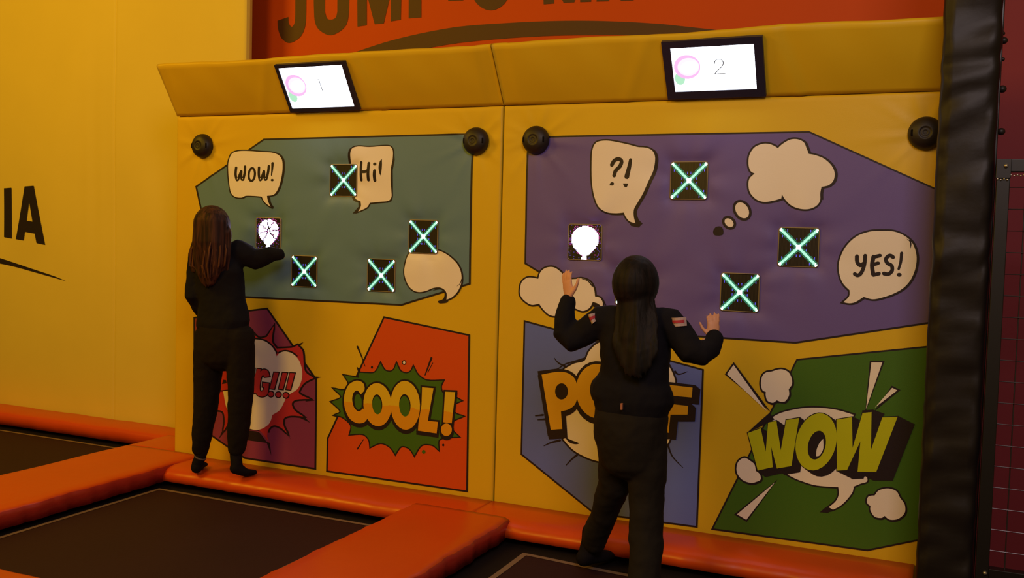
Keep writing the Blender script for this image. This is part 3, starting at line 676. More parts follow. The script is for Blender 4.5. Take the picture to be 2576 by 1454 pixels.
# ================================================================== MONITORS on the angled header
dn = Vector((0, -.185, .29)).normalized(); nn = Vector((0, -.29, -.185)).normalized()
def HS(x, v, off): return Vector((x, 0, ZF)) + dn*v + nn*off
def slab(bm, x0, x1, v0, v1, o0, o1, mi=0):
    vs = [bm.verts.new(HS(x, v, o)) for o in (o0, o1) for x, v in ((x0, v0), (x1, v0), (x1, v1), (x0, v1))]
    for f in ((0,3,2,1),(4,5,6,7),(0,1,5,4),(1,2,6,5),(2,3,7,6),(3,0,4,7)): bm.faces.new([vs[i] for i in f]).material_index = mi
def monitor(x0, x1, v0, v1, s, label, digit):
    t = thing('monitor', label, 'monitor', HS((x0+x1)/2, v0, .01), 'monitors on the angled header')
    sx0, sx1, sv0, sv1 = s; bm = bmesh.new()
    for a in ((x0, x1, v0, sv0), (x0, x1, sv1, v1), (x0, sx0, sv0, sv1), (sx1, x1, sv0, sv1)): slab(bm, *a, .002, .024)
    link('bezel', bm, 'monitor_plastic', t)
    bm = bmesh.new(); slab(bm, sx0, sx1, sv0, sv1, .002, .019); sc = link('screen', bm, 'screen_white', t)
    W_, H_ = sx1-sx0, sv1-sv0
    def flat(name, loops, m, off):
        bm = bmesh.new()
        for lp in loops:
            vs = [bm.verts.new(HS(sx0+W_*a, sv0+H_*b, off)) for a, b in lp]; tri = tessellate_polygon([[Vector((a*W_, b*H_, 0)) for a, b in lp]])
            for q in tri: bm.faces.new([vs[i] for i in q])
        o = link(name, bm, m, sc); return o
    E2 = lambda cx, cy, rx, ry, a=0, n=32: [(cx+(rx*cos(2*pi*k/n)*cos(a)-ry*sin(2*pi*k/n)*sin(a)), cy+(rx*cos(2*pi*k/n)*sin(a)+ry*sin(2*pi*k/n)*cos(a))*W_/H_) for k in range(n)]
    flat('green_balloon_picture', [E2(.075, .30, .065, .085)], 'screen_green', .0194)
    flat('pink_balloon_picture', [E2(.18, .56, .165, .155, .15), [(.20, .20), (.205, .20), (.205, .29), (.20, .29)], [(.195, .0), (.20, .0), (.20, .04), (.195, .04)]], 'screen_pink', .0197)
    flat('balloon_highlight', [E2(.195, .56, .135, .115, .15)], 'screen_pink_light', .02)
    flat('balloon_highlight', [E2(.205, .55, .115, .078, .25)], 'screen_white', .0203)
    if digit == 1: st = [stroke([(.535, .66), (.575, .685)], .012, False), stroke([(.575, .685), (.578, .35)], .012, False)]
    else: st = [stroke([(.515, .60), (.53, .67), (.57, .70), (.61, .68), (.625, .61), (.60, .53), (.555, .46), (.51, .375)], .013, False), stroke([(.505, .372), (.64, .372)], .02, False)]
    flat('numeral', st, 'screen_ink', .0206)
monitor(-1.428, -.927, .014, .321, (-1.404, -.955, .040, .300), 'wall monitor above the teal panel, showing a pink balloon and the number 1', 1)
monitor(.943, 1.437, .014, .323, (.986, 1.395, .055, .287), 'wall monitor above the purple panel, showing a pink balloon and the number 2', 2)

# ================================================================== PADS AND TRAMPOLINES
def pad_jit(amp, seed):
    def j(x, y, z):
        if z > -.02: return (0, (.0015*sin(x*9+seed)+.001*sin(x*23+y*7))*(y < -.01 or y > .05))
        return (amp*(sin(x*31+seed)*.5+sin(x*57+seed*2)*.35+sin(x*13)*.6), 0)
    return j
def wall_pad(x0, x1, label):
    bm = bmesh.new()
    extrude_x(bm, [(-.004, -.09), (-.004, 0), (-.10, 0), (-.235, -.001), (-.275, -.008), (-.31, -.024), (-.33, -.045), (-.338, -.085), (-.30, -.09)], x0+.002, x1-.002, 90, jit=pad_jit(.003, x0))
    for f in bm.faces: f.smooth = True
    return tag(link('safety_pad', bm, 'orange_pad_vinyl'), label, 'safety pad', 'orange safety pads')
wall_pad(-2.134, -.0, 'orange pad along the foot of the teal padded wall, under the auburn-haired player')
wall_pad(.0, 2.215, 'orange pad along the foot of the purple padded wall')
def beam(x0, x1, y0, y1, label, zt=.008, zb=-.095):       # runs in y; the top is flat, the long edges are rounded skirts
    t = thing('safety_pad', label, 'safety pad', ((x0+x1)/2, (y0+y1)/2, zb), 'orange safety pads')
    bm = bmesh.new(); n = 160 if y1-y0 > 1 else 12; rings = []
    rs = random.Random(int(x0*100)+9)
    ph = [rs.uniform(0, 6) for _ in range(6)]
    prof = [(0, zb), (-.004, zt-.035), (.006, zt-.012), (.028, zt), (.10, zt+.002), (.5, zt+.004)]
    for i in range(n+1):
        y = y0+(y1-y0)*i/n
        a = (.004*sin(y*41+ph[0])+.003*sin(y*67+ph[1])+.004*sin(y*17+ph[2]))*(y1-y0 > 1)
        row = []
        for u, z in prof: row.append((x0+u*(1 if u < .2 else (x1-x0)), z, a if u < .02 else 0))
        row2 = [(x1-(q[0]-x0), q[1], -q[2]) for q in row[:-1][::-1]]
        row = [(q[0]+q[2], y, q[1]+.0015*sin(y*8+q[0]*9+ph[3])*(q[1] > -.01)) for q in row+row2]
        rings.append([bm.verts.new(q) for q in row])
    m = len(rings[0])
    for a, b in zip(rings, rings[1:]):
        for j in range(m-1):
            f = bm.faces.new((a[j], a[j+1], b[j+1], b[j])); f.smooth = True
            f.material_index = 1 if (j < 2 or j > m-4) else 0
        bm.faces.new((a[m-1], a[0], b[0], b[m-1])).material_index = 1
    bm.faces.new(rings[0][::-1]).material_index = 1; bm.faces.new(rings[-1]).material_index = 1
    o = link('pad_cover', bm, ['orange_pad_vinyl', 'pad_side_vinyl'], t)
    bmesh_fix(o)
    return t
def bmesh_fix(o):
    b = bmesh.new(); b.from_mesh(o.data); bmesh.ops.recalc_face_normals(b, faces=b.faces[:]); b.to_mesh(o.data); b.free()
beam(-2.79, -2.135, -6.6, -.004, 'long orange pad between the left and middle trampolines')
beam(-2.79, -2.366, -.002, .366, 'short orange corner pad left of the padded wall, at the end of the long pad')
beam(-.367, .232, -6.6, -.285, 'long orange pad between the middle and right trampolines')
def cross(x0, x1, y0, y1, label):
    bm = bmesh.new()
    e = .035
    extrude_x(bm, [(y0, -.095), (y1, -.095), (y1+.003, -.03), (y1-.008, -.010), (y1-e, 0), (y0+e, 0), (y0+.008, -.010), (y0-.003, -.03)], x0, x1, 70, jit=pad_jit(.004, x0))
    for f in bm.faces: f.smooth = len(f.verts) == 4
    o = tag(link('safety_pad', bm, 'orange_pad_vinyl'), label, 'safety pad', 'orange safety pads'); bmesh_fix(o); return o
cross(-6.8, -2.36, .37, .66, 'orange pad along the foot of the plain yellow wall')
cross(-2.13, -.372, -2.62, -2.02, 'orange pad across the near end of the middle trampoline, cut by the photo edge')
def trampoline(x0, x1, y0, y1, label, dip=None, line=.022, gap=.06):
    t = thing('trampoline', label, 'trampoline', ((x0+x1)/2, (y0+y1)/2, -.9), 'black trampolines')
    def z(x, y):
        q = -.115
        if dip:
            for cx, cy, a, r in dip: q -= a*exp(-((x-cx)**2+(y-cy)**2)/r**2)
        return q
    def sheet(a0, a1, b0, b1, off, nm, m, hole=None, res=.05):
        bm = bmesh.new(); xs = [a0+(a1-a0)*i/max(1, round((a1-a0)/res)) for i in range(max(1, round((a1-a0)/res))+1)]
        ys = [b0+(b1-b0)*i/max(1, round((b1-b0)/res)) for i in range(max(1, round((b1-b0)/res))+1)]
        g = [[bm.verts.new((x, y, z(x, y)+off)) for y in ys] for x in xs]
        for i in range(len(xs)-1):
            for j in range(len(ys)-1): bm.faces.new((g[i][j], g[i+1][j], g[i+1][j+1], g[i][j+1])).smooth = True
        return link(nm, bm, m, t)
    sheet(x0, x1, y0, y1, 0, 'jump_bed', 'trampoline_fabric')
    for a in ((x0, x1, y1-line, y1), (x0, x1, y0, y0+line), (x0, x0+line, y0+line, y1-line), (x1-line, x1, y0+line, y1-line)):
        sheet(*a, .002, 'border_tape', 'border_tape')
    bm = bmesh.new(); G = .20                 # the dark spring cover that rings the bed
    for a in ((x0-G, x1+G, y1, y1+G), (x0-G, x1+G, y0-G, y0), (x0-G, x0, y0, y1), (x1, x1+G, y0, y1)):
        box(bm, (a[0], a[2], -.150), (a[1], a[3], -.125))
    link('spring_cover', bm, 'spring_cover', t)
    return t
trampoline(-2.095, -.525, -1.97, -.405, 'middle black trampoline between the two long orange pads', line=.028)
trampoline(.375, 2.015, -2.3, -.425, 'right black trampoline under the dark-haired player', dip=[(.98, -.78, .035, .45)], line=.03)
trampoline(-6.3, -2.86, -2.6, .285, 'left black trampoline before the plain yellow wall', line=.028)

# ================================================================== PADDED POST AND FENCE
PX0, PX1, PY = 2.226, 2.452, -.45
def post():
    t = thing('padded_post', 'tall black vinyl padded post at the right end of the padded wall', 'post', ((PX0+PX1)/2, PY+.1, -.9))
    bm = bmesh.new(); n = 220; z0, z1 = -.895, 4.2; rings = []
    k = 36; cxx = (PX0+PX1)/2; hw = (PX1-PX0)/2; D = .20
    for i in range(n+1):
        z = z0+(z1-z0)*i/n; row = []
        for j in range(k):
            a = 2*pi*j/k; ca, sa = cos(a), sin(a)
            ex = .34; x = hw*math.copysign(abs(ca)**ex, ca); y = D/2*math.copysign(abs(sa)**ex, sa)
            face = max(0, -sa)
            amp = .5+.5*sin(z*1.7)
            nv = mnoise.noise(Vector((x*4.5+z*1.3, 3.1, z*7.5-x*5))); n2 = mnoise.noise(Vector((x*9, 7.7, z*17+x*14)))
            wr = .020*(abs(nv)*1.6-.3)+.007*n2
            gr = -.006*exp(-((x+hw*.82)/.008)**2)
            row.append(bm.verts.new((cxx+x+(wr*.30*abs(ca)), PY+D/2+y-(wr+gr)*face, z)))
        rings.append(row)
    for a, b in zip(rings, rings[1:]):
        for j in range(k): bm.faces.new((a[j], a[(j+1) % k], b[(j+1) % k], b[j])).smooth = True
    bm.faces.new(rings[0][::-1]); bm.faces.new(rings[-1]); link('post_padding', bm, 'post_vinyl', t)
    # steel tube behind the right side of the padding with round-headed bolts
    bm = bmesh.new(); box(bm, (PX1-.06, PY+.06, -.89), (PX1+.006, PY+.14, 4.2), bev=.004); link('steel_tube', bm, 'black_steel', t)
    for px, py, r in ((2525,102,.0150), (2522,149,.0085), (2523,84,.008), (2521,224,.0165), (2518,331,.0160)):
        q = atY(px, py, PY+.10); bm = bmesh.new(); ball(bm, (q.x+.001, PY+.10, q.z), r, 18, scale=(1, 1, .95)); tube(bm, [(PX1-.002, PY+.10, q.z), (q.x, PY+.10, q.z)], [r*.6, r*.6], 12)
        link('bolt', bm, 'black_plastic', t, True)
post()
def fence():
    t = thing('mesh_fence', 'black steel fence panel with wire grid at the right edge', 'fence', (2.9, -.45, -.9)); Y = -.47
    bm = bmesh.new(); x0, x1 = 2.458, 4.2; zt = atY(2560, 400, Y).z; 
    zb = atY(2540, 1445, Y).z
    box(bm, (x0, Y, -.89), (x0+.050, Y+.05, zt-.015), bev=.003)
    box(bm, (x0, Y-.001, zt-.052), (x1, Y+.049, zt), bev=.003)
    box(bm, (x0+.050, Y, zb-.05), (x1, Y+.05, zb+.01), bev=.003)
    link('frame', bm, 'black_steel', t)
    bm = bmesh.new(); box(bm, (x0-.004, Y-.008, zt-.078), (x0+.052, Y-.0015, zt+.0), bev=.002); link('bracket', bm, 'black_steel', t)
    for px, py in ((2531, 417), (2478, 1443)):
        q = atY(px, py, Y-.01); bm = bmesh.new(); ball(bm, (q.x, Y-.004 if py > 900 else Y-.012, q.z), .0085, 14); link('bolt', bm, 'galvanised', t, True)
    bm = bmesh.new()                          # pale weld bead under the top rail
    for k in range(16):
        x = x0+.004+k*.012; dz = -.081+(.016 if k > 3 else 0)-.003*(k % 2)
        ball(bm, (x, Y-.004, zt+dz+.02*(k > 5)*0), .0042, 8)
    link('weld_bead', bm, 'galvanised', t, True)
    bm = bmesh.new(); sp = .089; z = zt-.052-.062
    while z > zb: tube(bm, [(x0+.05, Y+.02, z), (x1, Y+.02, z)], [.0022, .0022], 6, Vector((0, 1, 0)), False); z -= sp
    xx = atY(2566, 727, Y+.026).x
    while xx < x1: tube(bm, [(xx, Y+.026, zb), (xx, Y+.026, zt-.05)], [.0026, .0026], 6, Vector((1, 0, 0)), False); xx += sp
    link('wire_grid', bm, 'wire_grey', t)
fence()

# ================================================================== PEOPLE
def J(px, py, Y): return atY(px, py, Y)
def mp(px, py, Y): return depth_px(px, py, Y)
def L3(a, b, t): return a+(b-a)*t
def hand(bm, wrist, dirv, palmn, side, sc=1.0, curl=.35, spread=.16, thumb=1):
    """wrist point, direction of the fingers, palm normal, thumb side (+1/-1)"""
    d = dirv.normalized(); n = (palmn-d*palmn.dot(d)).normalized(); s = d.cross(n).normalized()*side
    for k in range(5): pass
    pl = [wrist+d*(-.012*sc), wrist+d*.03*sc, wrist+d*.065*sc, wrist+d*.09*sc]
    tube(bm, pl, [(.024*sc, .018*sc), (.034*sc, .016*sc), (.040*sc, .014*sc), (.038*sc, .012*sc)], 14, s)
    for i, (o_, ln, r) in enumerate(((-.029, .068, .0082), (-.010, .078, .0088), (.010, .073, .0086), (.029, .058, .0076))):
        b0 = wrist+d*.086*sc+s*o_*sc; dd = (d+s*(o_/.029)*spread).normalized(); c = curl*(1+.2*i)
        p1 = b0+dd*ln*.42*sc; d2 = (dd+n*c*.6).normalized(); p2 = p1+d2*ln*.33*sc; d3 = (dd+n*c*1.5).normalized(); p3 = p2+d3*ln*.25*sc
        tube(bm, [b0-dd*.02*sc, b0, p1, p2, p3], [r*1.05*sc, r*1.05*sc, r*sc, r*.92*sc, r*.78*sc], 10, s)
    t0 = wrist+d*.022*sc-s*.026*sc*thumb; td = (d*.72-s*.75*thumb+n*.25).normalized()
    tube(bm, [t0-td*.01, t0+td*.03*sc, t0+td*.055*sc+d*.008*sc, t0+td*.070*sc+d*.026*sc], [.013*sc, .0115*sc, .0102*sc, .008*sc], 10, s)
def head_geo(bm, c, R, fwd, tilt=0.):
    """skull with brow, nose, lips, chin and ears; c centre, R half height of the head"""
    f = fwd.normalized(); up = Vector((0, 0, 1)); s = f.cross(up).normalized(); up = s.cross(f)
    q = bmesh.ops.create_uvsphere(bm, u_segments=28, v_segments=20, radius=1)
    for v in q['verts']:
        a, b, e = v.co.x, v.co.y, v.co.z       # a side, b front, e up
        w = .74*(1-.16*max(0, -e)**1.5*(1 if b > -.2 else .6)); dpt = .86 if b > 0 else .94
        if e < -.1 and b > 0: dpt *= 1-.10*(-e)
        if e < -.3 and b < 0: dpt *= 1+.45*(e+.3)
        v.co = c + s*(a*w*R) + f*(b*dpt*R) + up*(e*R)
    tube(bm, [c+f*.80*R+up*.10*R, c+f*.98*R-up*.14*R, c+f*1.02*R-up*.22*R], [(.07*R, .07*R), (.10*R, .09*R), (.13*R, .08*R)], 10, s)     # nose
    tube(bm, [c+f*.74*R-up*.42*R-s*.18*R, c+f*.84*R-up*.42*R, c+f*.74*R-up*.42*R+s*.18*R], [.05*R, .08*R, .05*R], 10, up)              # mouth rise
    ball(bm, c+f*.62*R-up*.78*R, .24*R, 12)                                                                                           # chin
    for k in (-1, 1):
        tube(bm, [c+s*k*.74*R-up*.22*R, c+s*k*.80*R+up*.02*R-f*.05*R, c+s*k*.77*R+up*.16*R-f*.04*R], [(.05*R, .10*R), (.06*R, .15*R), (.05*R, .12*R)], 10, s)
    return s, up
def face_parts(par, c, R, f, s, up):
    for k in (-1, 1):
        bm = bmesh.new(); ball(bm, c+f*.74*R+s*k*.30*R+up*.02*R, .11*R, 14); ball(bm, c+f*.80*R+s*k*.30*R+up*.02*R, .065*R, 10, mi=1); link('eye', bm, ['eye_white', 'eye_dark'], par, True)
    bm = bmesh.new(); tube(bm, [c+f*.80*R-up*.42*R-s*.16*R, c+f*.91*R-up*.42*R, c+f*.80*R-up*.42*R+s*.16*R], [.03*R, .055*R, .03*R], 8, up); link('mouth', bm, 'lip', par, True)
def loft(bm, rows, n=26):                    # rows: (centre, half width, half depth)
    tube(bm, [r[0] for r in rows], [(r[1], r[2]) for r in rows], n)

# --- the auburn-haired player on the pad by the left module
def player_one():
    Y = -.30
    t = thing('person', 'person with long auburn hair in black top and trousers reaching to the popped balloon tile', 'person', (-1.62, Y, 0))
    m = mp(550, 800, Y)
    headc = J(536, 572, -.36); R = .112; f = Vector((.16, .98, -.05)).normalized()
    # joints
    neck0 = J(540, 640, -.33); chest = J(548, 672, -.31); wais = J(556, 752, -.30); hip = J(563, 838, -.30)
    sl = J(496, 652, -.31); el = J(486, 745, -.36); wl_ = J(512, 792, -.24)
    sr = J(600, 632, -.27); er = J(642, 652, -.20); wr = J(686, 640, -.165)
    def leg(off, infl):
        pass
    LH, LK, LA = J(528, 880, -.30), J(520, 1010, -.31), J(509, 1140, -.31)
    RH, RK, RA = J(604, 880, -.30), J(604, 1010, -.30), J(592, 1140, -.30)
    Lt = J(499, 1196, -.285); Rt_ = J(606, 1198, -.29)
    # body: one continuous surface
    bm = bmesh.new(); s, up = head_geo(bm, headc, R, f)
    tube(bm, [headc-Vector((0, 0, .05)), neck0, chest], [.050, .052, .07], 14)
    loft(bm, [(chest+Vector((0, 0, .05)), .12, .07), (chest, .15, .085), (L3(chest, wais, .5), .135, .085), (wais, .115, .08), (L3(wais, hip, .6), .145, .095), (hip, .15, .10)])
    for a, b, c in ((sl, el, wl_), (sr, er, wr)): tube(bm, [chest*.5+a*.5, a, L3(a, b, .5), b, L3(b, c, .5), c], [.045, .040, .034, .029, .026, .021])
    for a, b, c, d in ((LH, LK, LA, Lt), (RH, RK, RA, Rt_)):
        tube(bm, [a+Vector((0, 0, .06)), a, b, L3(b, c, .4), c], [.075, .070, .048, .045, .030])
        tube(bm, [c+Vector((0, -.01, -.01)), L3(c, d, .55)+Vector((0, -.02, 0)), d+Vector((0, .01, .012))], [.020, .020, .015])
    hand(bm, wl_, Vector((.35, .75, -.45)), Vector((.8, -.2, .3)), 1, .78, .5)
    hand(bm, wr, Vector((-.30, .92, .05)), Vector((-.2, 0, -1)), 1, .72, .9)
    o = link('body', bm, 'skin', t); remesh(o, .0055, 2)
    face_parts(t, headc, R, f, s, up)
    # sweatshirt
    bm = bmesh.new()
    loft(bm, [(J(546, 640, -.31), .075, .06), (J(548, 655, -.31), 62*m, .085), (J(548, 680, -.31), 72*m, .11), (J(552, 720, -.30), 70*m, .115), (J(558, 760, -.30), 68*m, .11), (J(560, 790, -.30), 72*m, .115), (J(562, 812, -.30), 75*m, .12)])
    tube(bm, [J(525, 655, -.30), sl, L3(sl, el, .5), el, L3(el, wl_, .5), L3(el, wl_, .93)], [.070, .064, .056, .052, .046, .038], 18)
    tube(bm, [J(570, 650, -.30), sr, L3(sr, er, .6), er, L3(er, wr, .5), wr, J(703, 640, -.155)], [(.07, .07), (.068, .068), (.068, .070), (.066, .068), (.056, .058), (.045, .046), (.036, .038)], 18)
    o = link('sweatshirt', bm, 'black_knit', t); remesh(o, .008, 5); folds(o, .11, .020)
    bm = bmesh.new(); q = L3(el, wl_, .95); tube(bm, [q+Vector((0, 0, .012)), q-Vector((0, 0, .004))], [.033, .032], 20, cap=False); link('bracelet', bm, 'galvanised', t, True)
    # trousers
    bm = bmesh.new()
    loft(bm, [(J(560, 795, -.30), 66*m, .10), (J(562, 830, -.30), 73*m, .118), (J(564, 862, -.30), 77*m, .125), (J(565, 885, -.30), 76*m, .12)])
    tube(bm, [J(526, 850, -.30), J(526, 900, -.30), J(522, 960, -.30), J(516, 1040, -.31), J(508, 1095, -.31), J(505, 1128, -.31)], [38*m, 39*m, 34*m, 29*m, 26*m, 22*m], 22)
    tube(bm, [J(602, 850, -.30), J(604, 900, -.30), J(606, 960, -.30), J(603, 1040, -.30), J(598, 1095, -.30), J(597, 1126, -.30)], [39*m, 37*m, 33*m, 29*m, 26*m, 22*m], 22)
    o = link('trousers', bm, 'black_trousers', t); remesh(o, .008, 4); folds(o, .10, .018)
    # socks
    for i, (A_, T_, dx) in enumerate(((J(509, 1135, -.31), Lt, -.03), (J(592, 1135, -.30), Rt_, .035))):
        bm = bmesh.new(); h = L3(A_, T_, .62)+Vector((0, -.03, 0)); toe = Vector((T_.x+dx, T_.y+.075, .018)); bl = Vector((T_.x+dx*.5, T_.y+.02, .026))
        tube(bm, [A_+Vector((0, 0, .04)), A_, h+Vector((0, .01, .02))], [.036, .034, .036], 16)
        tube(bm, [h, L3(h, bl, .5), bl, toe], [(.034, .038), (.038, .032), (.043, .024), (.034, .016)], 16)
        o = link('sock', bm, 'black_sock', t); remesh(o, .006, 3)
        if i == 0:
            bm = bmesh.new(); q = L3(A_, h+Vector((0, .01, .02)), .45); ax = (h+Vector((0, .01, .02))-A_).normalized()*.005; tube(bm, [q-ax, q+ax], [.0375, .0375], 24, cap=False); link('sock_band', bm, 'sock_band', t, True)
    # hair: a crown shell and many falling locks
    bm = bmesh.new(); Hc = headc+Vector((0, -.01, .012))
    ball(bm, Hc, R*1.06, 24, scale=(.86, .98, 1.02))
    rr = random.Random(2)
    loft(bm, [(J(532, 560, -.40), 46*m, .09), (J(526, 610, -.42), 46*m, .075), (J(526, 655, -.42), 44*m, .055), (J(524, 690, -.42), 34*m, .042), (J(524, 708, -.42), 22*m, .03)])
    for k in range(34):
        a = k/33; x0 = 492+86*a+rr.uniform(-3, 3); sp = rr.uniform(-5, 5)
        edge = abs(a-.5)*2
        yb_ = 720-40*edge**2+rr.uniform(-16, 6)
        yy = -.455+.085*edge+rr.uniform(-.008, .008)
        x1 = 477+94*a+sp; x2 = 484+78*a+sp+rr.uniform(-5, 5); x3 = 506+34*a+sp+rr.uniform(-7, 7)
        tube(bm, [J(512+50*a, 548, -.43+.06*edge), J(x0, 585, yy), J(x1, 640, yy-.008), J(x2, 685, yy), J(x3, yb_, yy+.012)], [(.012, .010), (.014, .011), (.015, .011), (.012, .009), (.004, .004)], 8)
    o = link('hair', bm, 'auburn_hair', t); remesh(o, .0055, 3)
    bm = bmesh.new()
    for k in range(15):
        a = (k+.5)/15; e = abs(a-.5)*2; yy = -.480+.085*e; sw = rr.uniform(-7, 7); top = rr.uniform(545, 600)
        tube(bm, [J(500+66*a, top, yy+.012), J(486+84*a+sw, 628, yy-.010), J(484+80*a+sw*1.4, 668, yy-.008), J(498+52*a+sw*.4, 700-26*e*e, yy)], [(.003, .002), (.006, .005), (.007, .005), (.003, .002)], 10)
    link('highlight_locks', bm, 'auburn_highlight', t, True)['label'] = 'lighter copper strands over the back of the hair'
    return t
player_one()

# --- the dark-haired player on the right trampoline
def player_two():
    Y = -.75; m = mp(1600, 900, Y)
    t = thing('person', 'person with dark hair in black sweater and black jeans, both hands raised, seen from behind', 'person', (.99, Y, -.15))
    headc = J(1601, 716, -.78); R = .113; f = Vector((-.12, .99, .05)).normalized()
    P = lambda x, y, dy=0.: J(x, y, Y+dy)
    neck0 = P(1600, 775); chest = P(1598, 830); wais = P(1592, 935); hip = P(1586, 1050)
    sl, el, wl_ = P(1514, 806), P(1430, 844, -.02), P(1431, 752, .02)
    sr, er, wr = P(1686, 812), P(1749, 880, -.035), P(1795, 852, .05)
    LH, LK, LA = P(1545, 1110), P(1530, 1235, .10), J(1486, 1352, -.47)
    RH, RK, RA = P(1628, 1110), P(1626, 1290, -.02), P(1624, 1440, -.10)
    bm = bmesh.new(); s, up = head_geo(bm, headc, R, f)
    tube(bm, [headc-Vector((0, 0, .05)), neck0, chest], [.055, .056, .08], 14)
    loft(bm, [(P(1600, 800), .11, .065), (chest, .135, .08), (P(1596, 880), .13, .08), (wais, .12, .08), (P(1590, 1000), .13, .085), (hip, .135, .09)])
    for a, b, c in ((sl, el, wl_), (sr, er, wr)): tube(bm, [chest*.5+a*.5, a, L3(a, b, .5), b, L3(b, c, .5), c], [.040, .034, .030, .024, .024, .022])
    for a, b, c in ((LH, LK, LA), (RH, RK, RA)): tube(bm, [a+Vector((0, 0, .06)), a, b, L3(b, c, .4), c], [.065, .058, .042, .036, .028])
    hand(bm, wl_, (J(1424, 676, Y+.05)-wl_), Vector((.45, .85, .1)), -1, .86, .22, .08, thumb=-1)
    hand(bm, wr, (P(1794, 800, .06)-wr), Vector((-.45, .9, .1)), 1, .74, .5, .12, thumb=-1)
    tube(bm, [RA, Vector((RA.x, RA.y, -.10)), Vector((RA.x+.015, RA.y+.10, -.112))], [.024, .024, .018])
    tube(bm, [LA, Vector((LA.x, LA.y+.01, -.055)), Vector((LA.x+.03, LA.y+.08, -.072))], [.026, .026, .020])
    o = link('body', bm, 'skin', t); remesh(o, .0055, 1)
    face_parts(t, headc, R, f, s, up)
    # sweater
    bm = bmesh.new()
    loft(bm, [(P(1600, 778), .085, .07), (P(1600, 790), 62*m, .085), (P(1598, 815), 90*m, .11), (P(1597, 860), 91*m, .125), (P(1597, 915), 88*m, .12), (P(1594, 950), 90*m, .12), (P(1590, 975), 106*m, .135), (P(1589, 1000), 110*m, .138), (P(1586, 1020), 97*m, .132)])
    tube(bm, [P(1550, 810), sl, P(1468, 838), P(1432, 855, -.02), P(1418, 838, -.02), P(1422, 795), P(1429, 760, .02)], [.075, .070, .062, .060, .056, .048, .040], 18)
    tube(bm, [P(1650, 815), sr, P(1715, 850, -.02), P(1742, 888, -.04), P(1762, 893, -.03), P(1785, 875, .02), P(1797, 852, .05)], [.078, .072, .064, .058, .054, .046, .040], 18)
    o = link('sweater', bm, 'black_knit', t); remesh(o, .008, 5); folds(o, .12, .022)
    # sleeve patches
    for nm, c4 in (('sleeve_patch', [(1476,792),(1492,788),(1500,806),(1486,818)]), ('sleeve_patch', [(1686,800),(1722,798),(1724,820),(1688,822)])):
        bm = bmesh.new(); yy = Y-.075
        q = [J(x, y, yy) for x, y in c4]
        def bil(u, v): 
            b_ = L3(L3(q[0], q[1], u), L3(q[3], q[2], u), v); return b_+Vector((0, .022*(2*u-1)**2, 0))
        def patch(u0, u1, v0, v1, off, mi):
            n = 6; g = [[bm.verts.new(bil(u0+(u1-u0)*i/n, v0+(v1-v0)*j/n)+Vector((0, -off, 0))) for j in range(n+1)] for i in range(n+1)]
            fs = []
            for i in range(n):
                for j in range(n): ff = bm.faces.new((g[i][j], g[i+1][j], g[i+1][j+1], g[i][j+1])); ff.material_index = mi
        patch(0, 1, 0, 1, 0, 0); patch(.1, .9, .30, .62, .002, 1); 
        o = link(nm, bm, ['patch_white', 'patch_red'], t); sd = o.modifiers.new('th', 'SOLIDIFY'); sd.thickness = .0025; sd.offset = -1
        o['label'] = 'white and red patch on the upper sleeve'
    # jeans
    bm = bmesh.new()
    loft(bm, [(P(1586, 1005), 88*m, .115), (P(1585, 1050), 94*m, .135), (P(1587, 1100), 92*m, .135), (P(1590, 1140), 84*m, .125)])
    tube(bm, [P(1546, 1090), P(1552, 1160, .03), P(1545, 1220, .08), P(1520, 1290, .16), J(1500, 1340, -.52), J(1494, 1362, -.50)], [50*m, 46*m, 43*m, 36*m, 36*m, 33*m], 22)
    tube(bm, [P(1628, 1090), P(1629, 1180), P(1627, 1260), P(1624, 1340, -.03), P(1622, 1410, -.06), P(1622, 1476, -.09)], [50*m, 49*m, 45*m, 42*m, 42*m, 41*m], 22)
    o = link('jeans', bm, 'black_denim', t); remesh(o, .008, 4); folds(o, .12, .022)
    bm = bmesh.new(); q = P(1563, 1023, -.150); box(bm, (q.x-.004, q.y-.001, q.z-.014), (q.x+.004, q.y+.012, q.z+.014)); link('pocket_tab', bm, 'leather_tag', t)['label'] = 'small tan tab below the waistband'
    # socks
    a = LA
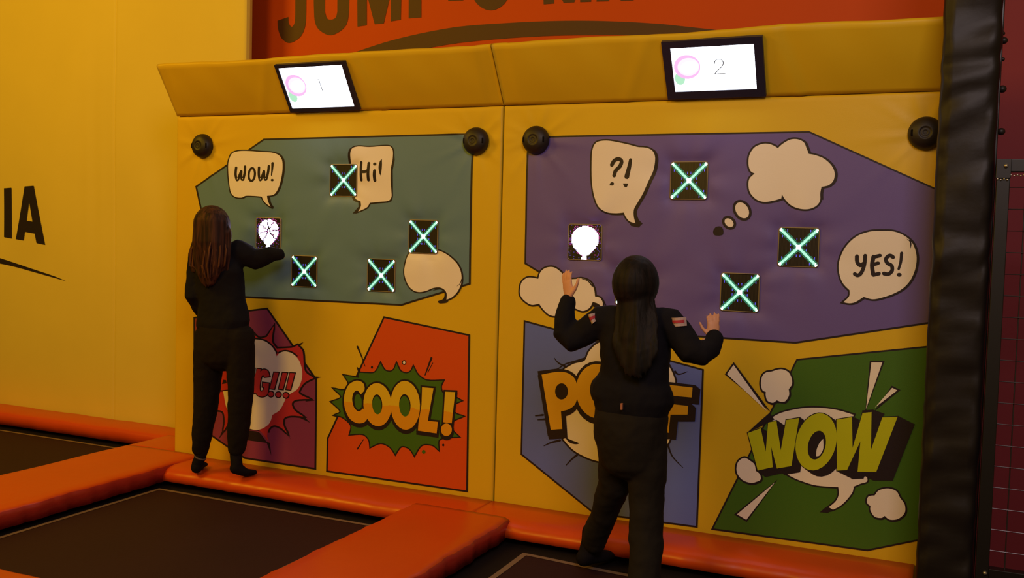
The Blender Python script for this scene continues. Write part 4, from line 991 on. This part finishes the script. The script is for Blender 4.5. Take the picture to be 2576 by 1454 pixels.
    bm = bmesh.new(); tube(bm, [a+Vector((0, 0, .03)), a+Vector((0, -.005, -.02)), Vector((a.x-.01, a.y-.02, -.05))], [.044, .044, .044], 16); tube(bm, [Vector((a.x-.02, a.y-.035, -.062)), Vector((a.x, a.y+.02, -.066)), Vector((a.x+.035, a.y+.09, -.078)), Vector((a.x+.05, a.y+.15, -.088))], [(.040, .042), (.044, .038), (.048, .030), (.038, .022)], 16)
    o = link('sock', bm, 'black_sock', t); remesh(o, .006, 3)
    fl = -.145
    bm = bmesh.new(); tube(bm, [RA+Vector((0, 0, .0)), Vector((RA.x, RA.y, fl+.06))], [.034, .038], 16); tube(bm, [Vector((RA.x, RA.y-.035, fl+.045)), Vector((RA.x+.01, RA.y+.04, fl+.04)), Vector((RA.x+.02, RA.y+.12, fl+.032)), Vector((RA.x+.025, RA.y+.18, fl+.022))], [(.036, .036), (.040, .034), (.046, .028), (.036, .020)], 16)
    o = link('sock', bm, 'black_sock', t); remesh(o, .006, 3)
    # hair
    bm = bmesh.new(); ball(bm, headc+Vector((0, -.015, .008)), R*1.07, 24, scale=(.86, .98, 1.03))
    rr = random.Random(11)
    loft(bm, [(P(1601, 690, -.05), 36*m, .08), (P(1600, 735, -.075), 40*m, .06), (P(1598, 790, -.10), 38*m, .045), (P(1597, 850, -.135), 40*m, .028), (P(1597, 905, -.14), 32*m, .022), (P(1597, 935, -.14), 20*m, .014)])
    for k in range(26):
        a = k/25; e = abs(a-.5)*2; dx = rr.uniform(-4, 4)
        ph = rr.uniform(0, 6); path = []
        for q_ in range(13):
            v = q_/12; yy = 690+v*(262-38*e*e+rr.uniform(-6, 6)); wid = (30+12*min(1, v*4)) if v < .3 else 42+11*min(1, (v-.3)*3)-14*max(0, v-.75)*4
            path.append(P(1600+(a-.5)*2*wid+4.5*sin(v*17+ph)*v, yy, (-.125-.045*min(1, max(0, v-.15)*1.6))+.06*e*(1-v)+.015*e))
        tube(bm, path, [(.010, .008)]+[(.011+.003*sin(k*1.7+q_), .009) for q_ in range(11)]+[(.004, .004)], 8)
    o = link('hair', bm, 'dark_hair', t); remesh(o, .0055, 7)
player_two()
